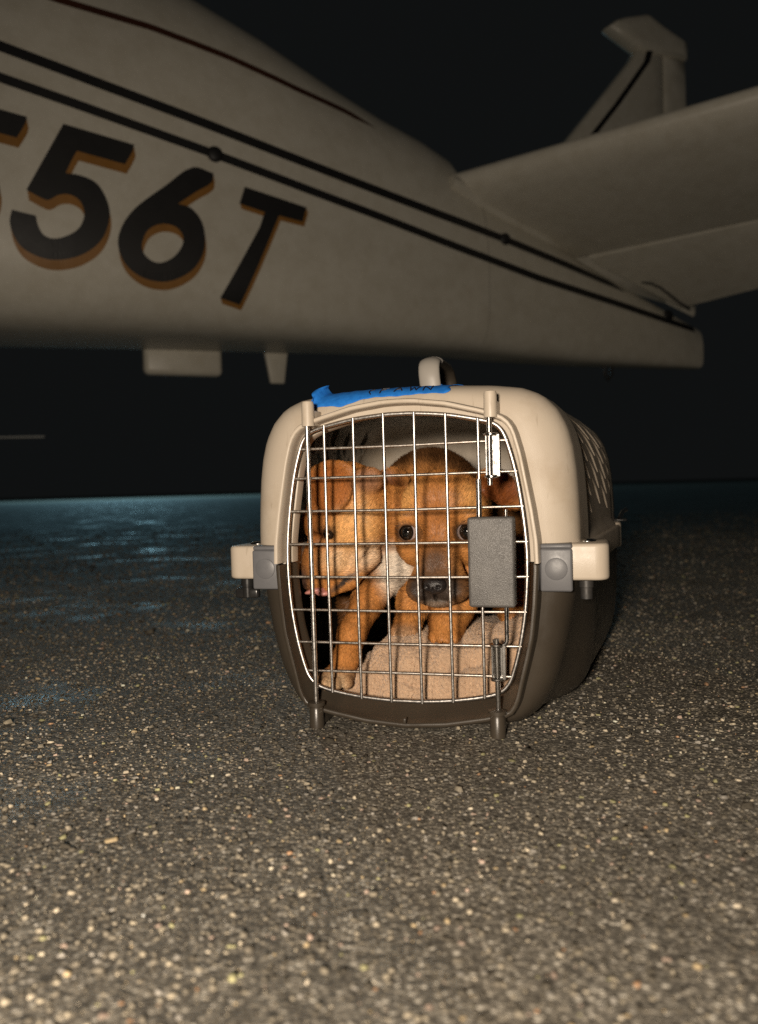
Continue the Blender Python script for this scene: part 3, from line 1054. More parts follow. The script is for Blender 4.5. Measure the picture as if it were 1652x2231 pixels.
# ------------------------------------------------------------------ towel
def towel():
    mt, nt, b = node_mat("terry_cloth", (.62, .41, .26), .9, 0, .15, sheen=.35)
    v = coords(nt)
    n = noise(nt, v, 40, 5)
    r = ramp(nt, n.outputs['Fac'], [(.3, (.47, .315, .205)), (.7, (.58, .40, .265))])
    nt.links.new(r.outputs[0], b.inputs['Base Color'])
    fine = noise(nt, v, 1600, 2)
    bump(nt, b, fine.outputs['Fac'], .8, .0012)
    us = np.arange(-.094, .096, .0008)
    ph = np.radians(np.linspace(-24, 90, 92))
    back_v = np.linspace(0, .11, 110)[1:]
    nr = len(ph) + len(back_v)
    Ug = np.tile(us, (nr, 1))
    crest = np.interp(us, [-.094, -.068, -.054, -.044, -.030, -.012, .013, .037, .058, .076, .096], [.016, .0235, .030, .043, .054, .0575, .058, .059, .063, .074, .088])
    start = np.interp(us, [-.09, -.05, .0, .05, .09], [.036, .034, .0315, .0325, .036]) + .0012 * np.sin(us * 160) + .0008 * np.sin(us * 410 + 1)
    reach = np.interp(us, [-.09, -.05, -.03, .0, .05, .09], [.018, .026, .036, .042, .046, .044])
    base = .0078
    A = np.concatenate([ph, np.full(len(back_v), np.pi / 2)])[:, None]
    B = np.concatenate([np.zeros(len(ph)), back_v])[:, None]
    Vg = start + reach * (1 - np.cos(A)) * np.where(A < 0, -.5, 1) + B
    rise = np.where(A < 0, np.sin(A) * .5, np.sin(A))
    Z = base + (crest - base) * rise
    q = np.clip(rise, 0, 1)
    # folds, pushed along the surface normal
    disp = .0040 * np.exp(-((Ug - (.012 + .35 * (Vg - .03))) / .0045) ** 2) * q * (1 - q) * 3
    disp = disp - .0050 * np.exp(-(((Vg - .042) - .3 * (Ug - .035)) / .0035) ** 2) * np.exp(-((Ug - .045) / .022) ** 2)
    disp = disp - .0040 * np.exp(-(((Z - .026) - 38 * (Ug + .002) ** 2 + .35 * (Ug + .002)) / .0022) ** 2) * np.exp(-((Ug + .001) / .010) ** 2)
    disp = disp + .0024 * np.sin(Ug * 95 + 40 * Vg) * q + .0014 * np.sin(Ug * 210 - 90 * Vg + 1.0) * q
    disp = disp + .0035 * np.exp(-((Ug + .030 + .5 * (Vg - .05)) / .006) ** 2) * q
    disp = disp + .0016 * np.sin(Z * 330 + Ug * 60) * np.cos(Ug * 130)
    # terry loops: jittered cells
    cell = .0026
    def loops(a, c):
        gi, gj = np.floor(a / cell), np.floor(c / cell)
        best = np.full(a.shape, 9.0)
        for di in (-1, 0, 1):
            for dj in (-1, 0, 1):
                i, j = gi + di, gj + dj
                h1 = np.abs(np.sin(i * 127.1 + j * 311.7) * 43758.5) % 1
                h2 = np.abs(np.sin(i * 269.5 + j * 183.3) * 24634.6) % 1
                d = np.hypot(a / cell - i - .25 - .5 * h1, c / cell - j - .25 - .5 * h2)
                best = np.minimum(best, d)
        return best
    dv, dz = np.gradient(Vg, axis=0), np.gradient(Z, axis=0)
    arc = np.cumsum(np.hypot(dv, dz), axis=0)
    L = loops(Ug + .3, arc + .3)
    disp = disp + .0028 * np.clip(1 - L / .75, 0, 1) ** .8
    du = np.gradient(us)[None]
    T1 = np.stack([np.zeros_like(dv), dv, dz], -1)
    T2 = np.stack([np.ones_like(dv) * du, np.gradient(Vg, axis=1), np.gradient(Z, axis=1)], -1)
    Nn = np.cross(T2, T1)
    Nn /= np.linalg.norm(Nn, axis=-1, keepdims=True) + 1e-12
    V = (np.stack([Ug, Vg, Z], -1) + Nn * disp[..., None]).reshape(-1, 3)
    ny, nx = Ug.shape
    ii = np.arange(ny - 1)[:, None] * nx + np.arange(nx - 1)[None]
    F = np.stack([ii, ii + 1, ii + nx + 1, ii + nx], -1).reshape(-1, 4)
    ang = np.arctan2(V[:, 2] - ZC, V[:, 0]) % (2 * np.pi)
    tab = np.linspace(0, 2 * np.pi, 361)
    lim = np.interp(ang, tab, [rB(q) for q in tab]) + np.interp(V[:, 1], [.0262, .0266, .055], [-.0125, .0025, .012])
    keep = ((np.hypot(V[:, 0], V[:, 2] - ZC) < lim) & (V[:, 2] > -.001))[F].all(1)
    F = F[keep]
    used = np.unique(F)
    remap = np.full(len(V), -1); remap[used] = np.arange(len(used))
    o = np_mesh("towel", V[used], remap[F], mt)
    o.location = CO
    o.rotation_euler = (0, 0, CR)
    o['label'] = "rumpled tan terry towel on the floor inside the pet carrier"
    o['category'] = "towel"
    return o, V[used], remap[F]
towel_obj, TV, TF = towel()

# ------------------------------------------------------------------ puppies
class SDF:
    """smooth union of ellipsoids and tapered limbs on a voxel grid (mm)"""
    def __init__(s, lo, hi, vox):
        s.lo, s.vox = np.array(lo, float), vox
        s.n = np.ceil((np.array(hi) - s.lo) / vox).astype(int) + 1
        s.D = np.full(s.n, 60.0, np.float32)

    def _sub(s, lo, hi):
        a = np.clip(np.floor((lo - s.lo) / s.vox).astype(int), 0, s.n - 1)
        b = np.clip(np.ceil((hi - s.lo) / s.vox).astype(int) + 1, 1, s.n)
        sl = tuple(slice(i, j) for i, j in zip(a, b))
        ax = [s.lo[k] + s.vox * np.arange(a[k], b[k]) for k in range(3)]
        P = np.stack(np.meshgrid(*ax, indexing='ij'), -1)
        return sl, P

    def _mix(s, sl, d, k, op):
        A = s.D[sl]
        if op == 'add':
            h = np.clip(.5 + .5 * (A - d) / k, 0, 1)
            s.D[sl] = A * (1 - h) + d * h - k * h * (1 - h)
        else:
            h = np.clip(.5 - .5 * (A + d) / k, 0, 1)
            s.D[sl] = A * (1 - h) - d * h + k * h * (1 - h)

    def ell(s, c, r, rot=(0, 0, 0), k=6, op='add'):
        c, r = np.array(c, float), np.array(r, float)
        ext = r.max() + k + 10
        sl, P = s._sub(c - ext, c + ext)
        if 0 in P.shape:
            return s
        M = np.array(Euler([R(q) for q in rot]).to_matrix())
        q = (P - c) @ M
        k0 = np.linalg.norm(q / r, axis=-1)
        k1 = np.linalg.norm(q / r ** 2, axis=-1) + 1e-9
        s._mix(sl, (k0 * (k0 - 1) / k1).astype(np.float32), k, op)
        return s

    def limb(s, pts, rads, k=6, op='add'):
        for (a, b), (ra, rb) in zip(zip(pts, pts[1:]), zip(rads, rads[1:])):
            a, b = np.array(a, float), np.array(b, float)
            ext = max(ra, rb) + k + 10
            sl, P = s._sub(np.minimum(a, b) - ext, np.maximum(a, b) + ext)
            if 0 in P.shape:
                continue
            ba = b - a
            t = np.clip(((P - a) @ ba) / (ba @ ba), 0, 1)
            d = np.linalg.norm(P - a - t[..., None] * ba, axis=-1) - (ra + (rb - ra) * t)
            s._mix(sl, d.astype(np.float32), k, op)
        return s

    def mesh(s):
        """naive surface nets"""
        D = s.D.copy()
        for k in range(3):   # keep the surface closed at the grid border
            i0 = [slice(None)] * 3; i0[k] = 0; D[tuple(i0)] = 5
            i0[k] = -1; D[tuple(i0)] = 5
        S = D < 0
        n = np.array(D.shape) - 1
        cnt = np.zeros(n, np.int8)
        for dx in (0, 1):
            for dy in (0, 1):
                for dz in (0, 1):
                    cnt += S[dx:n[0] + dx, dy:n[1] + dy, dz:n[2] + dz]
        cells = np.argwhere((cnt > 0) & (cnt < 8))
        idx = np.full(n, -1, np.int64)
        idx[tuple(cells.T)] = np.arange(len(cells))
        acc = np.zeros((len(cells), 3)); num = np.zeros(len(cells))
        cor = [np.array(c) for c in np.ndindex(2, 2, 2)]
        for a in cor:
            for ax in range(3):
                if a[ax] == 0:
                    b = a.copy(); b[ax] = 1
                    da = D[tuple((cells + a).T)]; db = D[tuple((cells + b).T)]
                    mk = (da < 0) != (db < 0)
                    t = np.where(mk, da / np.where(mk, da - db, 1), 0)
                    p = a + t[:, None] * (b - a)
                    acc[mk] += p[mk]; num[mk] += 1
        V = s.lo + (cells + acc / num[:, None]) * s.vox
        quads = []
        for ax in range(3):
            o1, o2 = [(1, 2), (2, 0), (0, 1)][ax]
            sl0 = [slice(1, -1)] * 3; sl0[ax] = slice(0, -1)
            sl1 = [slice(1, -1)] * 3; sl1[ax] = slice(1, None)
            A, B = S[tuple(sl0)], S[tuple(sl1)]
            e = np.argwhere(A != B)
            off = np.ones(3, int); off[ax] = 0
            base = e + off
            e1 = np.zeros(3, int); e1[o1] = 1
            e2 = np.zeros(3, int); e2[o2] = 1
            q = np.stack([idx[tuple((base - e1 - e2).T)], idx[tuple((base - e2).T)], idx[tuple(base.T)], idx[tuple((base - e1).T)]], 1)
            flip = ~A[tuple(e.T)]
            q[flip] = q[flip][:, ::-1]
            quads.append(q)
        return V, np.concatenate(quads)

def laplace(V, F, it=3, lam=.5):
    E = np.concatenate([F[:, [0, 1]], F[:, [1, 2]], F[:, [2, 3]], F[:, [3, 0]]])
    for _ in range(it):
        S = np.zeros_like(V); c = np.zeros(len(V))
        np.add.at(S, E[:, 0], V[E[:, 1]]); np.add.at(S, E[:, 1], V[E[:, 0]])
        np.add.at(c, E[:, 0], 1); np.add.at(c, E[:, 1], 1)
        V = V + lam * (S / c[:, None] - V)
    return V

def blob(P, c, r, soft=.5):
    """soft-edged weight of an ellipsoidal patch"""
    d = np.linalg.norm((P - np.array(c)) / np.array(r), axis=-1)
    return np.clip((1 + soft - d) / (2 * soft), 0, 1) ** 1.5

def linew(P, pts, r):
    """weight of a soft line through pts"""
    best = np.full(len(P), 1e9)
    for a, b in zip(pts, pts[1:]):
        a, b = np.array(a, float), np.array(b, float)
        ba = b - a
        t = np.clip(((P - a) @ ba) / (ba @ ba), 0, 1)
        best = np.minimum(best, np.linalg.norm(P - a - t[:, None] * ba, axis=1))
    return np.clip(1.3 - best / r, 0, 1)

def mixc(C, col, w):
    return C * (1 - w[:, None]) + np.array(col) * w[:, None]

def skin_material(name):
    mt, nt, b = node_mat(name, (.4, .2, .1), .7, 0, .25)
    at = N(nt, 'ShaderNodeVertexColor', layer_name='Col')
    n = noise(nt, coords(nt), 420, 4)
    r = ramp(nt, n.outputs['Fac'], [(.3, (.72, .72, .72)), (.7, (1.1, 1.1, 1.1))])
    mx = N(nt, 'ShaderNodeMix', data_type='RGBA', blend_type='MULTIPLY')
    mx.inputs['Factor'].default_value = 1
    nt.links.new(at.outputs[0], mx.inputs['A'])
    nt.links.new(r.outputs[0], mx.inputs['B'])
    nt.links.new(mx.outputs['Result'], b.inputs['Base Color'])
    n2 = noise(nt, coords(nt), 1300, 3)
    bump(nt, b, n2.outputs['Fac'], .4, .0006)
    return mt
M_SKIN = skin_material("puppy_coat")
M_FUR, ntf, bf = node_mat("puppy_hair", (.4, .2, .1), .5, 0, .35)
ntf.links.new(N(ntf, 'ShaderNodeVertexColor', layer_name='Col').outputs[0], bf.inputs['Base Color'])
M_NOSE = mottled("wet_nose", (.012, .010, .010), (.022, .018, .017), 300, (.18, .4), 1500, .0005, .7)
M_TONGUE = mottled("tongue_pink", (.50, .20, .17), (.58, .26, .22), 200, (.3, .45), 1200, .0003, .5)

def eye_obj(c, r, gaze, parent, iris=54):
    n, mrow = 40, 28
    g = Vector(gaze).normalized()
    q = Vector((0, 0, 1)).rotation_difference(g)
    vs, cols, fs = [], [], []
    for i in range(mrow + 1):
        th = math.pi * i / mrow
        bul = 1 + .06 * max(0, 1 - (math.degrees(th) / 40) ** 2)
        for j in range(n):
            a = 2 * math.pi * j / n
            p = q @ Vector((math.sin(th) * math.cos(a), math.sin(th) * math.sin(a), math.cos(th))) * (r * bul)
            vs.append((Vector(c) + p) / 1000)
            d = math.degrees(th)
            if d < 26: cc = (.004, .004, .004)
            elif d < iris - 5: cc = (.016, .009, .005)
            elif d < iris: cc = (.008, .005, .004)
            else: cc = (.45, .34, .31)
            cols.append(cc)
    for i in range(mrow):
        for j in range(n):
            fs.append((i * n + j, (i + 1) * n + j, (i + 1) * n + (j + 1) % n, i * n + (j + 1) % n))
    o = MB().add(vs, fs).build("eye", M_EYE, parent)
    set_colors(o.data, np.array(cols))
    return o
M_EYE, nte, be = node_mat("puppy_eye", (.01, .01, .01), .06, 0, .6, coat=1.0)
be.inputs['Coat Roughness'].default_value = .03
nte.links.new(N(nte, 'ShaderNodeVertexColor', layer_name='Col').outputs[0], be.inputs['Base Color'])

def make_fur(name, V, F, C, flow, count, length, parent, mask, seed=1, thin=1.0, clump=.18):
    """short hair: thin tapered blades lying along the coat"""
    g = np.random.default_rng(seed)
    tri = V[F]
    nrm = np.cross(tri[:, 2] - tri[:, 0], tri[:, 3] - tri[:, 1])
    ar = np.linalg.norm(nrm, axis=1)
    nrm = nrm / (ar[:, None] + 1e-9)
    cen = tri.mean(1)
    w = ar * mask(cen, nrm)
    f = g.choice(len(F), count, p=w / w.sum())
    s, t = g.random((2, count, 1))
    P = (tri[f, 0] * (1 - s) + tri[f, 1] * s) * (1 - t) + (tri[f, 3] * (1 - s) + tri[f, 2] * s) * t
    n = nrm[f]
    d = flow(P)
    d = d + g.normal(0, .22, d.shape)
    d = d - n * (d * n).sum(1, keepdims=True)
    d /= np.linalg.norm(d, axis=1, keepdims=True) + 1e-9
    L = length(P) * g.uniform(.65, 1.2, count)
    lift = g.uniform(.18, .48, (count, 1))
    side = np.cross(d, n)
    wd = g.uniform(.14, .24, (count, 1)) * thin
    p0 = P - n * .25
    p1 = P + (d + n * lift) * (L * .5)[:, None]
    p2 = P + (d * 1.0 + n * lift * .75) * L[:, None]
    VV = np.stack([p0 - side * wd, p0 + side * wd, p1 - side * wd * .8, p1 + side * wd * .8, p2], 1).reshape(-1, 3) / 1000
    b = (np.arange(count) * 5)[:, None]
    FF = np.concatenate([b + np.array([[0, 1, 3]]), b + np.array([[0, 3, 2]]), b + np.array([[2, 3, 4]])])
    c = C[F[f, 0]] * g.uniform(.64, 1.34, (count, 1))
    cl = P / 2.8 + g.normal(0, .16, P.shape)
    ci_ = np.floor(cl)
    hsh = np.abs(np.sin(ci_ @ np.array([12.99, 78.23, 37.72])) * 43758.55) % 1
    c = c * ((1 - clump) + 2 * clump * hsh)[:, None]
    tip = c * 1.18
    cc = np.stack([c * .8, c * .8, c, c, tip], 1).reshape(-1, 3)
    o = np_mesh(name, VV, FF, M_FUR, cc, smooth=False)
    o.parent = parent
    o['kind'] = 'stuff'
    return o

def finish_puppy(V, F, C, label, name="puppy"):
    o = np_mesh(name, V / 1000, F, M_SKIN, C)
    o.location = CO
    o.rotation_euler = (0, 0, CR)
    o['label'] = label
    o['category'] = "puppy"
    o['group'] = "puppies in the pet carrier"
    return o

def nose_obj(c, r, tilt, parent, nost):
    s = SDF(np.array(c) - max(r) - 4, np.array(c) + max(r) + 4, .45)
    s.ell(c, r, tilt, 1)
    for q, rr in nost:
        s.ell(q, rr, (0, 0, 0), .8, 'cut')
    V, F = s.mesh()
    V = laplace(V, F, 2)
    o = np_mesh("nose", V / 1000, F, M_NOSE)
    o.parent = parent
    return o

def puppy_front():
    s = SDF((-75, 22, 40), (95, 330, 232), 1.35)
    # trunk turned away behind the head
    s.ell((-14, 178, 160), (50, 62, 55), k=10)
    s.ell((20, 250, 130), (50, 60, 55), k=20)
    s.limb([(12, 112, 150), (4, 150, 150)], [36, 42], k=14)
    s.ell((14, 120, 112), (34, 30, 36), k=14)          # chest
    # head
    s.ell((13.5, 101, 161), (37, 38, 32), k=10)
    s.ell((-9, 90, 138), (17, 22, 23), k=9)
    s.ell((37, 90, 138), (17, 22, 23), k=9)
    s.ell((14.5, 84, 138), (22, 22, 20), k=9)
    s.limb([(14, 80, 131), (16, 58, 114), (17.3, 46, 105)], [17, 15.5, 12], k=9)
    s.ell((16, 58, 104), (23, 19, 14), k=7)          # flews
    s.ell((4, 53, 99), (12.5, 15, 10.5), k=5)
    s.ell((29, 53, 99), (12.5, 15, 10.5), k=5)
    s.ell((16.5, 56, 90.5), (13, 16, 5.5), k=3)        # chin
    s.ell((16.8, 40.5, 96.5), (.9, 9, 6), k=1.5, op='cut')   # lip cleft
    for sg in (-1, 1):                                  # mouth line
        s.limb([(16.5 + sg * 2, 39, 92.5), (16.5 + sg * 12, 44, 91), (16.5 + sg * 20, 58, 93)], [.8, .9, .8], k=1.5, op='cut')
    for ex in (-10, 37.5):
        sg = -1 if ex < 0 else 1
        s.ell((ex - sg * 2, 70, 155), (12, 9, 7), k=7)            # brow
        s.ell((ex - sg * 9, 66, 141), (4, 8, 8), k=6, op='cut')     # hollow beside the bridge
        s.ell((ex, 71.5, 143.5), (11.3, 11.3, 10.8), k=3)           # lids
        s.ell((ex, 71.5, 143.5), (9.4, 9.4, 9.4), k=.5, op='cut')
        s.ell((ex - sg * .3, 61.5, 143.2), (7.1, 9, 5.9), (0, sg * -8, 0), k=1.2, op='cut')
    # ears: folded flaps
    s.ell((58, 96, 180), (17, 6.5, 12), (0, 22, -14), k=5)
    s.ell((70, 88, 171), (13, 4.5, 11), (0, 40, -10), k=4)
    s.ell((-33, 100, 183), (16, 6.5, 12), (0, -22, 14), k=5)
    s.ell((-44, 95, 173), (13, 4.5, 11), (0, -40, 10), k=4)
    # forelegs and feet
    s.limb([(-2, 118, 105), (-12, 92, 84), (-15, 82, 70)], [17, 13, 11], k=7)
    s.limb([(28, 112, 108), (22, 86, 84), (19, 74, 68)], [20, 17, 15], k=7)
    for cx, cy, cz, w in ((-16, 76, 64, 1.0), (19, 68, 62, 1.15)):
        s.ell((cx, cy, cz), (11 * w, 11 * w, 7), k=5)
        for q in (-1.5, -.5, .5, 1.5):
            s.ell((cx + q * 5.4 * w, cy - 9 + abs(q) * 1.8, cz - 2), (3.5 * w, 6, 4.6), k=1.6)
    # another leg pushed against the right wall
    s.limb([(60, 135, 100), (66, 112, 82), (68, 100, 76)], [16, 13, 11], k=6)
    V, F = s.mesh()
    V = laplace(V, F, 2)
    C = np.tile(np.array([.51, .222, .062]), (len(V), 1))
    P = V
    jit = .5 + .5 * np.sin(P[:, 0] * .9 + np.sin(P[:, 2] * .7) * 2) * np.sin(P[:, 2] * .8 + P[:, 0] * .3)
    C = mixc(C, (.34, .125, .028), .4 * jit)
    C = mixc(C, (.68, .37, .125), .8 * blob(P, (-16, 74, 172), (15, 25, 17)))
    C = mixc(C, (.62, .33, .11), .75 * blob(P, (45, 76, 170), (14, 25, 17)))
    C = mixc(C, (.33, .12, .028), .75 * blob(P, (14, 66, 150), (13, 25, 40)))     # bridge and forehead
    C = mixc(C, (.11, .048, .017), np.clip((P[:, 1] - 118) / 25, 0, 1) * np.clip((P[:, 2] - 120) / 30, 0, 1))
    C = mixc(C, (.19, .055, .013), blob(P, (64, 90, 175), (26, 14, 18), .3))
    C = mixc(C, (.20, .07, .02), blob(P, (-40, 95, 178), (24, 14, 18), .3))
    C = mixc(C, (.10, .055, .033), .95 * blob(P, (16, 52, 118), (15, 24, 16), .45))
    C = mixc(C, (.045, .030, .022), blob(P, (16.5, 46, 101), (27, 22, 15), .3))
    C = mixc(C, (.035, .024, .018), blob(P, (16.5, 58, 98), (29, 21, 13), .3))
    C = mixc(C, (.20, .16, .125), .7 * blob(P, (16.5, 48, 88), (11, 14, 4.5), .5))
    for ex in (-10, 37.5):
        C = mixc(C, (.06, .032, .02), .9 * blob(P, (ex, 65, 143), (9.6, 12, 8.8), .18))
        C = mixc(C, (.16, .075, .03), .6 * blob(P, (ex - np.sign(ex) * 9, 66, 138), (5, 12, 10), .5))
    C = mixc(C, (.40, .27, .17), .7 * blob(P, (-16, 70, 62), (14, 14, 7), .4))
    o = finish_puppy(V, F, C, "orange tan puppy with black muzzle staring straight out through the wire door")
    nose_obj((17, 36.8, 104.2), (10, 6.8, 7.2), (-8, 0, 0), o, [((12.3, 29.6, 103), (2.2, 3, 1.9)), ((21.7, 29.6, 103), (2.2, 3, 1.9)), ((17, 29.8, 98.5), (.6, 2.5, 5))])
    eye_obj((-10, 71.5, 143.5), 9.0, (-.34, -1, .02), o)
    eye_obj((37.5, 71.5, 143.5), 9.0, (.36, -1, .02), o)
    def flow(Q):
        d = Q - np.array([17, 38, 112])
        d = d / (np.linalg.norm(d, axis=1, keepdims=True) + 1e-9)
        dn = np.array([0, -.2, -1.0])
        w = np.clip((88 - Q[:, 2]) / 15, 0, 1)[:, None]
        e = np.where(Q[:, :1] < 14, -1., 1.)
        d = d + np.concatenate([e * .25, np.zeros((len(Q), 2))], 1)
        return d * (1 - w) + dn * w
    eyes = np.array([(-10, 64, 143.3), (37.5, 64, 143.3)])
    def mask(c, n):
        k = (c[:, 1] < 215) & ((n[:, 1] < .35)) & (c[:, 2] > 50)
        for e in eyes:
            q = (c - e) / np.array([8.2, 12, 7.2])
            k &= np.linalg.norm(q, axis=1) > 1
        k &= np.linalg.norm((c - np.array([17, 37, 104])) / np.array([10.5, 9, 8.5]), axis=1) > 1
        return k.astype(float) * np.where(c[:, 1] < 120, 1, .5)
    def length(Q):
        return np.interp(Q[:, 1], [30, 55, 75, 110, 160], [1.6, 2.6, 4.2, 6, 8.5])
    make_fur("fur", V, F, C, flow, 90000, length, o, mask, 5, 1.3)
    for sg in (-1, 1):
        for k in range(6):
            a = Vector((16 + sg * (13 + 2 * (k % 2)), 46, 97 + 2.2 * (k % 3)))
            e = a + Vector((sg * (16 + 5 * k % 11), -4 + 3 * k, -7 + 2.5 * k))
            mpt = (a + e) / 2 + Vector((0, -2, 2))
            MB().tube([a / 1000, mpt / 1000, e / 1000], [.00016, .00012, .00004], 4).build("whisker", M_NOSE, o)
    return o
puppy_front()

# cotton pile of the towel
M_PILE, ntp, bp_ = node_mat("terry_pile", (.55, .38, .25), .85, 0, .15)
ntp.links.new(N(ntp, 'ShaderNodeVertexColor', layer_name='Col').outputs[0], bp_.inputs['Base Color'])
tc = np.tile(np.array([.56, .385, .25]), (len(TV), 1))
pile = make_fur("pile", TV * 1000, TF, tc, lambda Q: np.stack([np.sin(Q[:, 0] * 1.7 + Q[:, 2]), np.cos(Q[:, 1] * 1.9), np.sin(Q[:, 2] * 1.3 + Q[:, 0] * .8)], 1), 110000,
                lambda Q: np.full(len(Q), 1.15), towel_obj, lambda c, n: ((c[:, 1] < 105)).astype(float), 21, .7)
pile.data.materials.clear()
pile.data.materials.append(M_PILE)

EARLINE = [(-47, 49, 194), (-45.5, 46, 182), (-50, 43, 171), (-57, 41, 162), (-67, 40, 156.5)]
def puppy_side():
    s = SDF((-125, 14, 14), (40, 300, 216), 1.35)
    s.ell((-62, 190, 118), (44, 80, 52), k=14)
    s.limb([(-58, 84, 160), (-40, 112, 150), (-52, 160, 130)], [27, 34, 42], k=14)
    s.ell((-32, 104, 118), (20, 20, 30), k=10)         # pale chest
    # head pointing down to the left
    s.ell((-66, 78, 171), (33, 31, 31), k=9)
    s.ell((-56, 68, 148), (25, 22, 26), k=9)           # cheek
    s.ell((-84, 64, 154), (15, 15, 15), k=8)           # brow
    s.limb([(-70, 66, 142), (-79, 57, 122), (-86, 50, 109)], [22, 17, 12], k=8)
    s.ell((-73, 52, 116), (14, 13, 16), (0, 35, 0), k=6)      # flews
    s.limb([(-46, 66, 124), (-60, 56, 107), (-72, 50, 99)], [11, 8.5, 6], k=5)    # lower jaw
    s.limb([(-44, 52, 117), (-58, 42, 105), (-70, 38, 98.5)], [1.3, 2.0, 1.6], k=3, op='cut')
    s.ell((-72, 53, 144), (8, 7.5, 6.6), k=2.5)
    s.ell((-72.5, 46, 143.5), (6.0, 6, 4.0), (0, 20, 0), k=1.5, op='cut')
    s.ell((-84, 52, 138), (7, 9, 7), k=5, op='cut')    # stop
    # neck creases below the cheek
    for q in range(3):
        s.limb([(-36 - 4 * q, 62 + q, 142 - 6 * q), (-44 - 4 * q, 56, 126 - 5 * q)], [.9, .9], k=2.5, op='cut')
    # ear flap hanging over the near side
    s.ell((-70, 52, 190), (21, 7, 13), (0, -6, 0), k=5)
    s.ell((-67, 46.5, 178), (17, 4.4, 16), (-10, -8, 0), k=3.5)
    s.ell((-66, 43.5, 168), (8.5, 3.6, 8.5), (-8, 0, 0), k=3)
    s.ell((-42, 62, 186), (13, 9, 11), (0, 0, 0), k=6)
    s.limb(EARLINE, [1.5, 2.2, 2.4, 2.0, 1.2], k=2.5, op='cut')
    # foreleg and foot on the towel
    s.limb([(-36, 98, 112), (-48, 74, 86), (-57, 56, 62), (-58.5, 46, 44), (-60, 40, 36)], [15, 12.5, 10.6, 9.8, 9.4], k=6)
    s.ell((-63, 35, 31), (13.5, 13, 8.5), k=5)
    for q, (dx, dy) in enumerate(((-12, -1), (-4.5, -8), (3.5, -8.5), (10.5, -3))):
        s.ell((-63 + dx, 31 + dy, 28.5), (4.4, 8, 5.6), (0, 0, -12 + 8 * q), k=1.6)
    s.limb([(-84, 160, 110), (-90, 165, 70), (-90, 160, 34)], [16, 12, 11], k=8)    # far leg
    V, F = s.mesh()
    V = laplace(V, F, 2)
    P = V
    C = np.tile(np.array([.49, .208, .057]), (len(V), 1))
    jit = .5 + .5 * np.sin(P[:, 0] * .8 + np.sin(P[:, 2] * .6) * 2) * np.sin(P[:, 2] * .7 + P[:, 0] * .4)
    C = mixc(C, (.33, .12, .028), .4 * jit)
    C = mixc(C, (.70, .385, .14), .9 * blob(P, (-50, 50, 148), (20, 22, 30)))
    C = mixc(C, (.66, .43, .23), .85 * blob(P, (-62, 42, 122), (16, 16, 12)))
    C = mixc(C, (.26, .09, .022), .85 * blob(P, (-86, 58, 160), (16, 24, 34)))
    C = mixc(C, (.31, .10, .022), .9 * blob(P, (-68, 44, 182), (22, 12, 24), .3))
    C = mixc(C, (.26, .13, .075), .75 * blob(P, (-40, 54, 186), (14, 14, 12), .4))
    C = mixc(C, (.66, .56, .45), blob(P, (-30, 90, 108), (17, 26, 26), .35) * (P[:, 2] > 84))
    C = mixc(C, (.62, .46, .31), .75 * blob(P, (-42, 56, 124), (14, 14, 12), .5))
    C = mixc(C, (.035, .022, .016), blob(np.stack([P[:, 0], P[:, 1], P[:, 2] - .72 * (P[:, 0] + 60)], 1), (-59, 42, 105), (16, 14, 3.2), .5))
    C = mixc(C, (.07, .034, .022), blob(P, (-91, 46, 108), (9, 12, 12), .4))
    C = mixc(C, (.26, .10, .03), .7 * blob(P, (-84, 52, 124), (9, 16, 16), .5))
    C = mixc(C, (.05, .026, .016), .95 * blob(P, (-72, 47, 143.5), (8.0, 9, 6.0), .35))
    C = mixc(C, (.10, .036, .012), .9 * linew(P, EARLINE, 3.0))
    C = mixc(C, (.12, .05, .02), .75 * linew(P, [(-84, 50, 134), (-77, 46, 140)], 3))
    for q in range(3):
        C = mixc(C, (.20, .095, .04), .7 * linew(P, [(-36 - 4 * q, 60, 142 - 6 * q), (-46 - 4 * q, 54, 124 - 5 * q)], 1.6))
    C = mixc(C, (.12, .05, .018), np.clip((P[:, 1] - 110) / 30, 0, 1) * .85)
    C = mixc(C, (.50, .36, .22), .9 * blob(P, (-63, 30, 28), (19, 20, 10), .3))
    o = finish_puppy(V, F, C, "tan puppy with folded ear and lowered head at the left of the wire door")
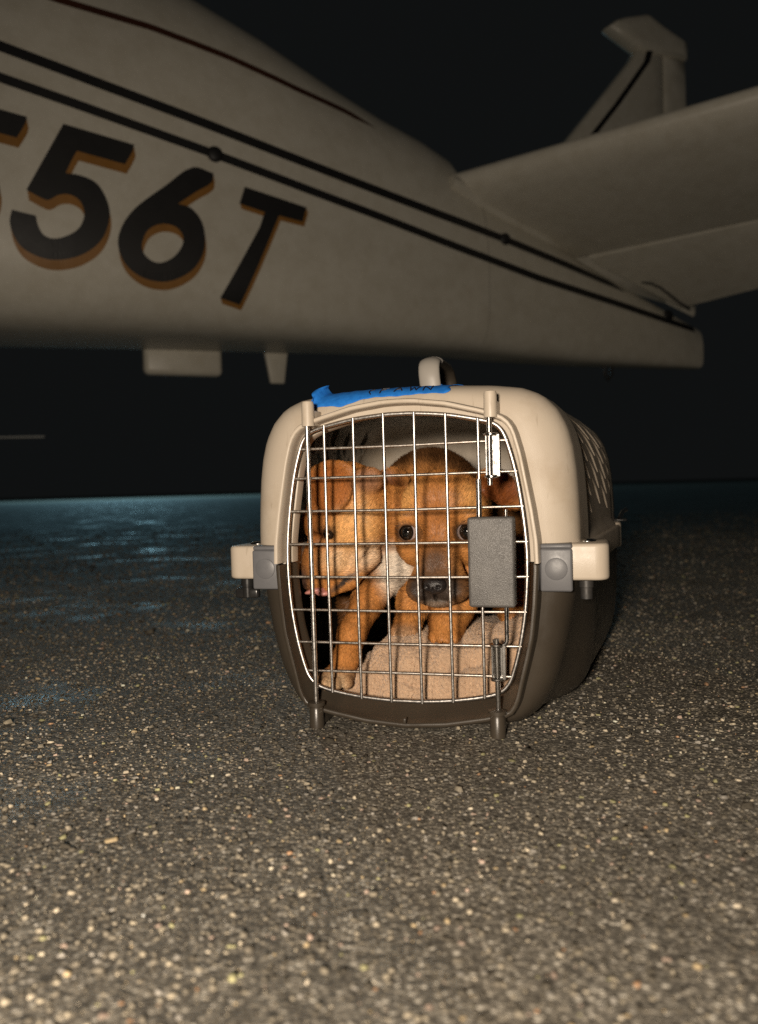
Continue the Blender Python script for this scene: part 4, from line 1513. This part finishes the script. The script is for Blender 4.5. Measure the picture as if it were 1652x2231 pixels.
    nose_obj((-93, 46.5, 110), (5.0, 6.2, 6.0), (0, 20, 20), o, [((-95, 40.5, 110), (1.8, 2, 1.5))])
    eye_obj((-72, 52.5, 144), 6.2, (-.3, -1, -.3), o, 120)
    t = SDF((-100, 32, 86), (-60, 60, 104), .5)
    t.ell((-84, 45, 98), (9, 6, 2.4), (0, -14, 0), 1)
    t.ell((-76, 44, 96), (6, 5, 2.4), (0, -4, 0), 2)
    tv, tf = t.mesh()
    tg = np_mesh("tongue", laplace(tv, tf, 2) / 1000, tf, M_TONGUE)
    tg.parent = o
    def flow(Q):
        d = Q - np.array([-92, 42, 108])
        d = d / (np.linalg.norm(d, axis=1, keepdims=True) + 1e-9)
        ear = blob(Q, (-68, 44, 180), (22, 12, 22), .2)[:, None]
        d = d * (1 - ear) + np.array([.1, -.2, -1.0]) * ear
        w = np.clip((95 - Q[:, 2]) / 12, 0, 1)[:, None] * (Q[:, 0:1] > -66)
        return d * (1 - w) + np.array([-.2, -.4, -1.0]) * w
    def mask(c, n):
        k = (c[:, 1] < 190) & (n[:, 1] < .4) & (c[:, 2] > 24)
        k &= np.linalg.norm((c - np.array([-73.5, 47, 143.5])) / np.array([5.2, 8, 3.8]), axis=1) > 1
        k &= np.linalg.norm((c - np.array([-93, 46, 110])) / np.array([6, 8, 7]), axis=1) > 1
        return k.astype(float) * np.where(c[:, 1] < 100, 1, .5)
    def length(Q):
        return np.interp(Q[:, 1], [30, 50, 80, 120, 170], [2.0, 2.8, 4.5, 6.5, 8])
    make_fur("fur", V, F, C, flow, 85000, length, o, mask, 9, 1.3)
    return o
puppy_side()

# ------------------------------------------------------------------ far rail
M_RAIL = mottled("pale_rail_paint", (.62, .60, .56), (.70, .68, .64), 20, (.4, .6))
rail = thing("barrier_rail", "thin pale rail in the darkness at the far left edge", "rail", (-1.40, 3.2, 0))
MB().tube([(-1.9, .10, .440), (.115, 0, .414)], .0042, 10).build("bar", M_RAIL, rail)
for px in (-1.7, -.45):
    MB().tube([(px, .05, 0), (px, .05, .417 - .0129 * px)], .004, 8).build("post", M_DARKMETAL, rail)
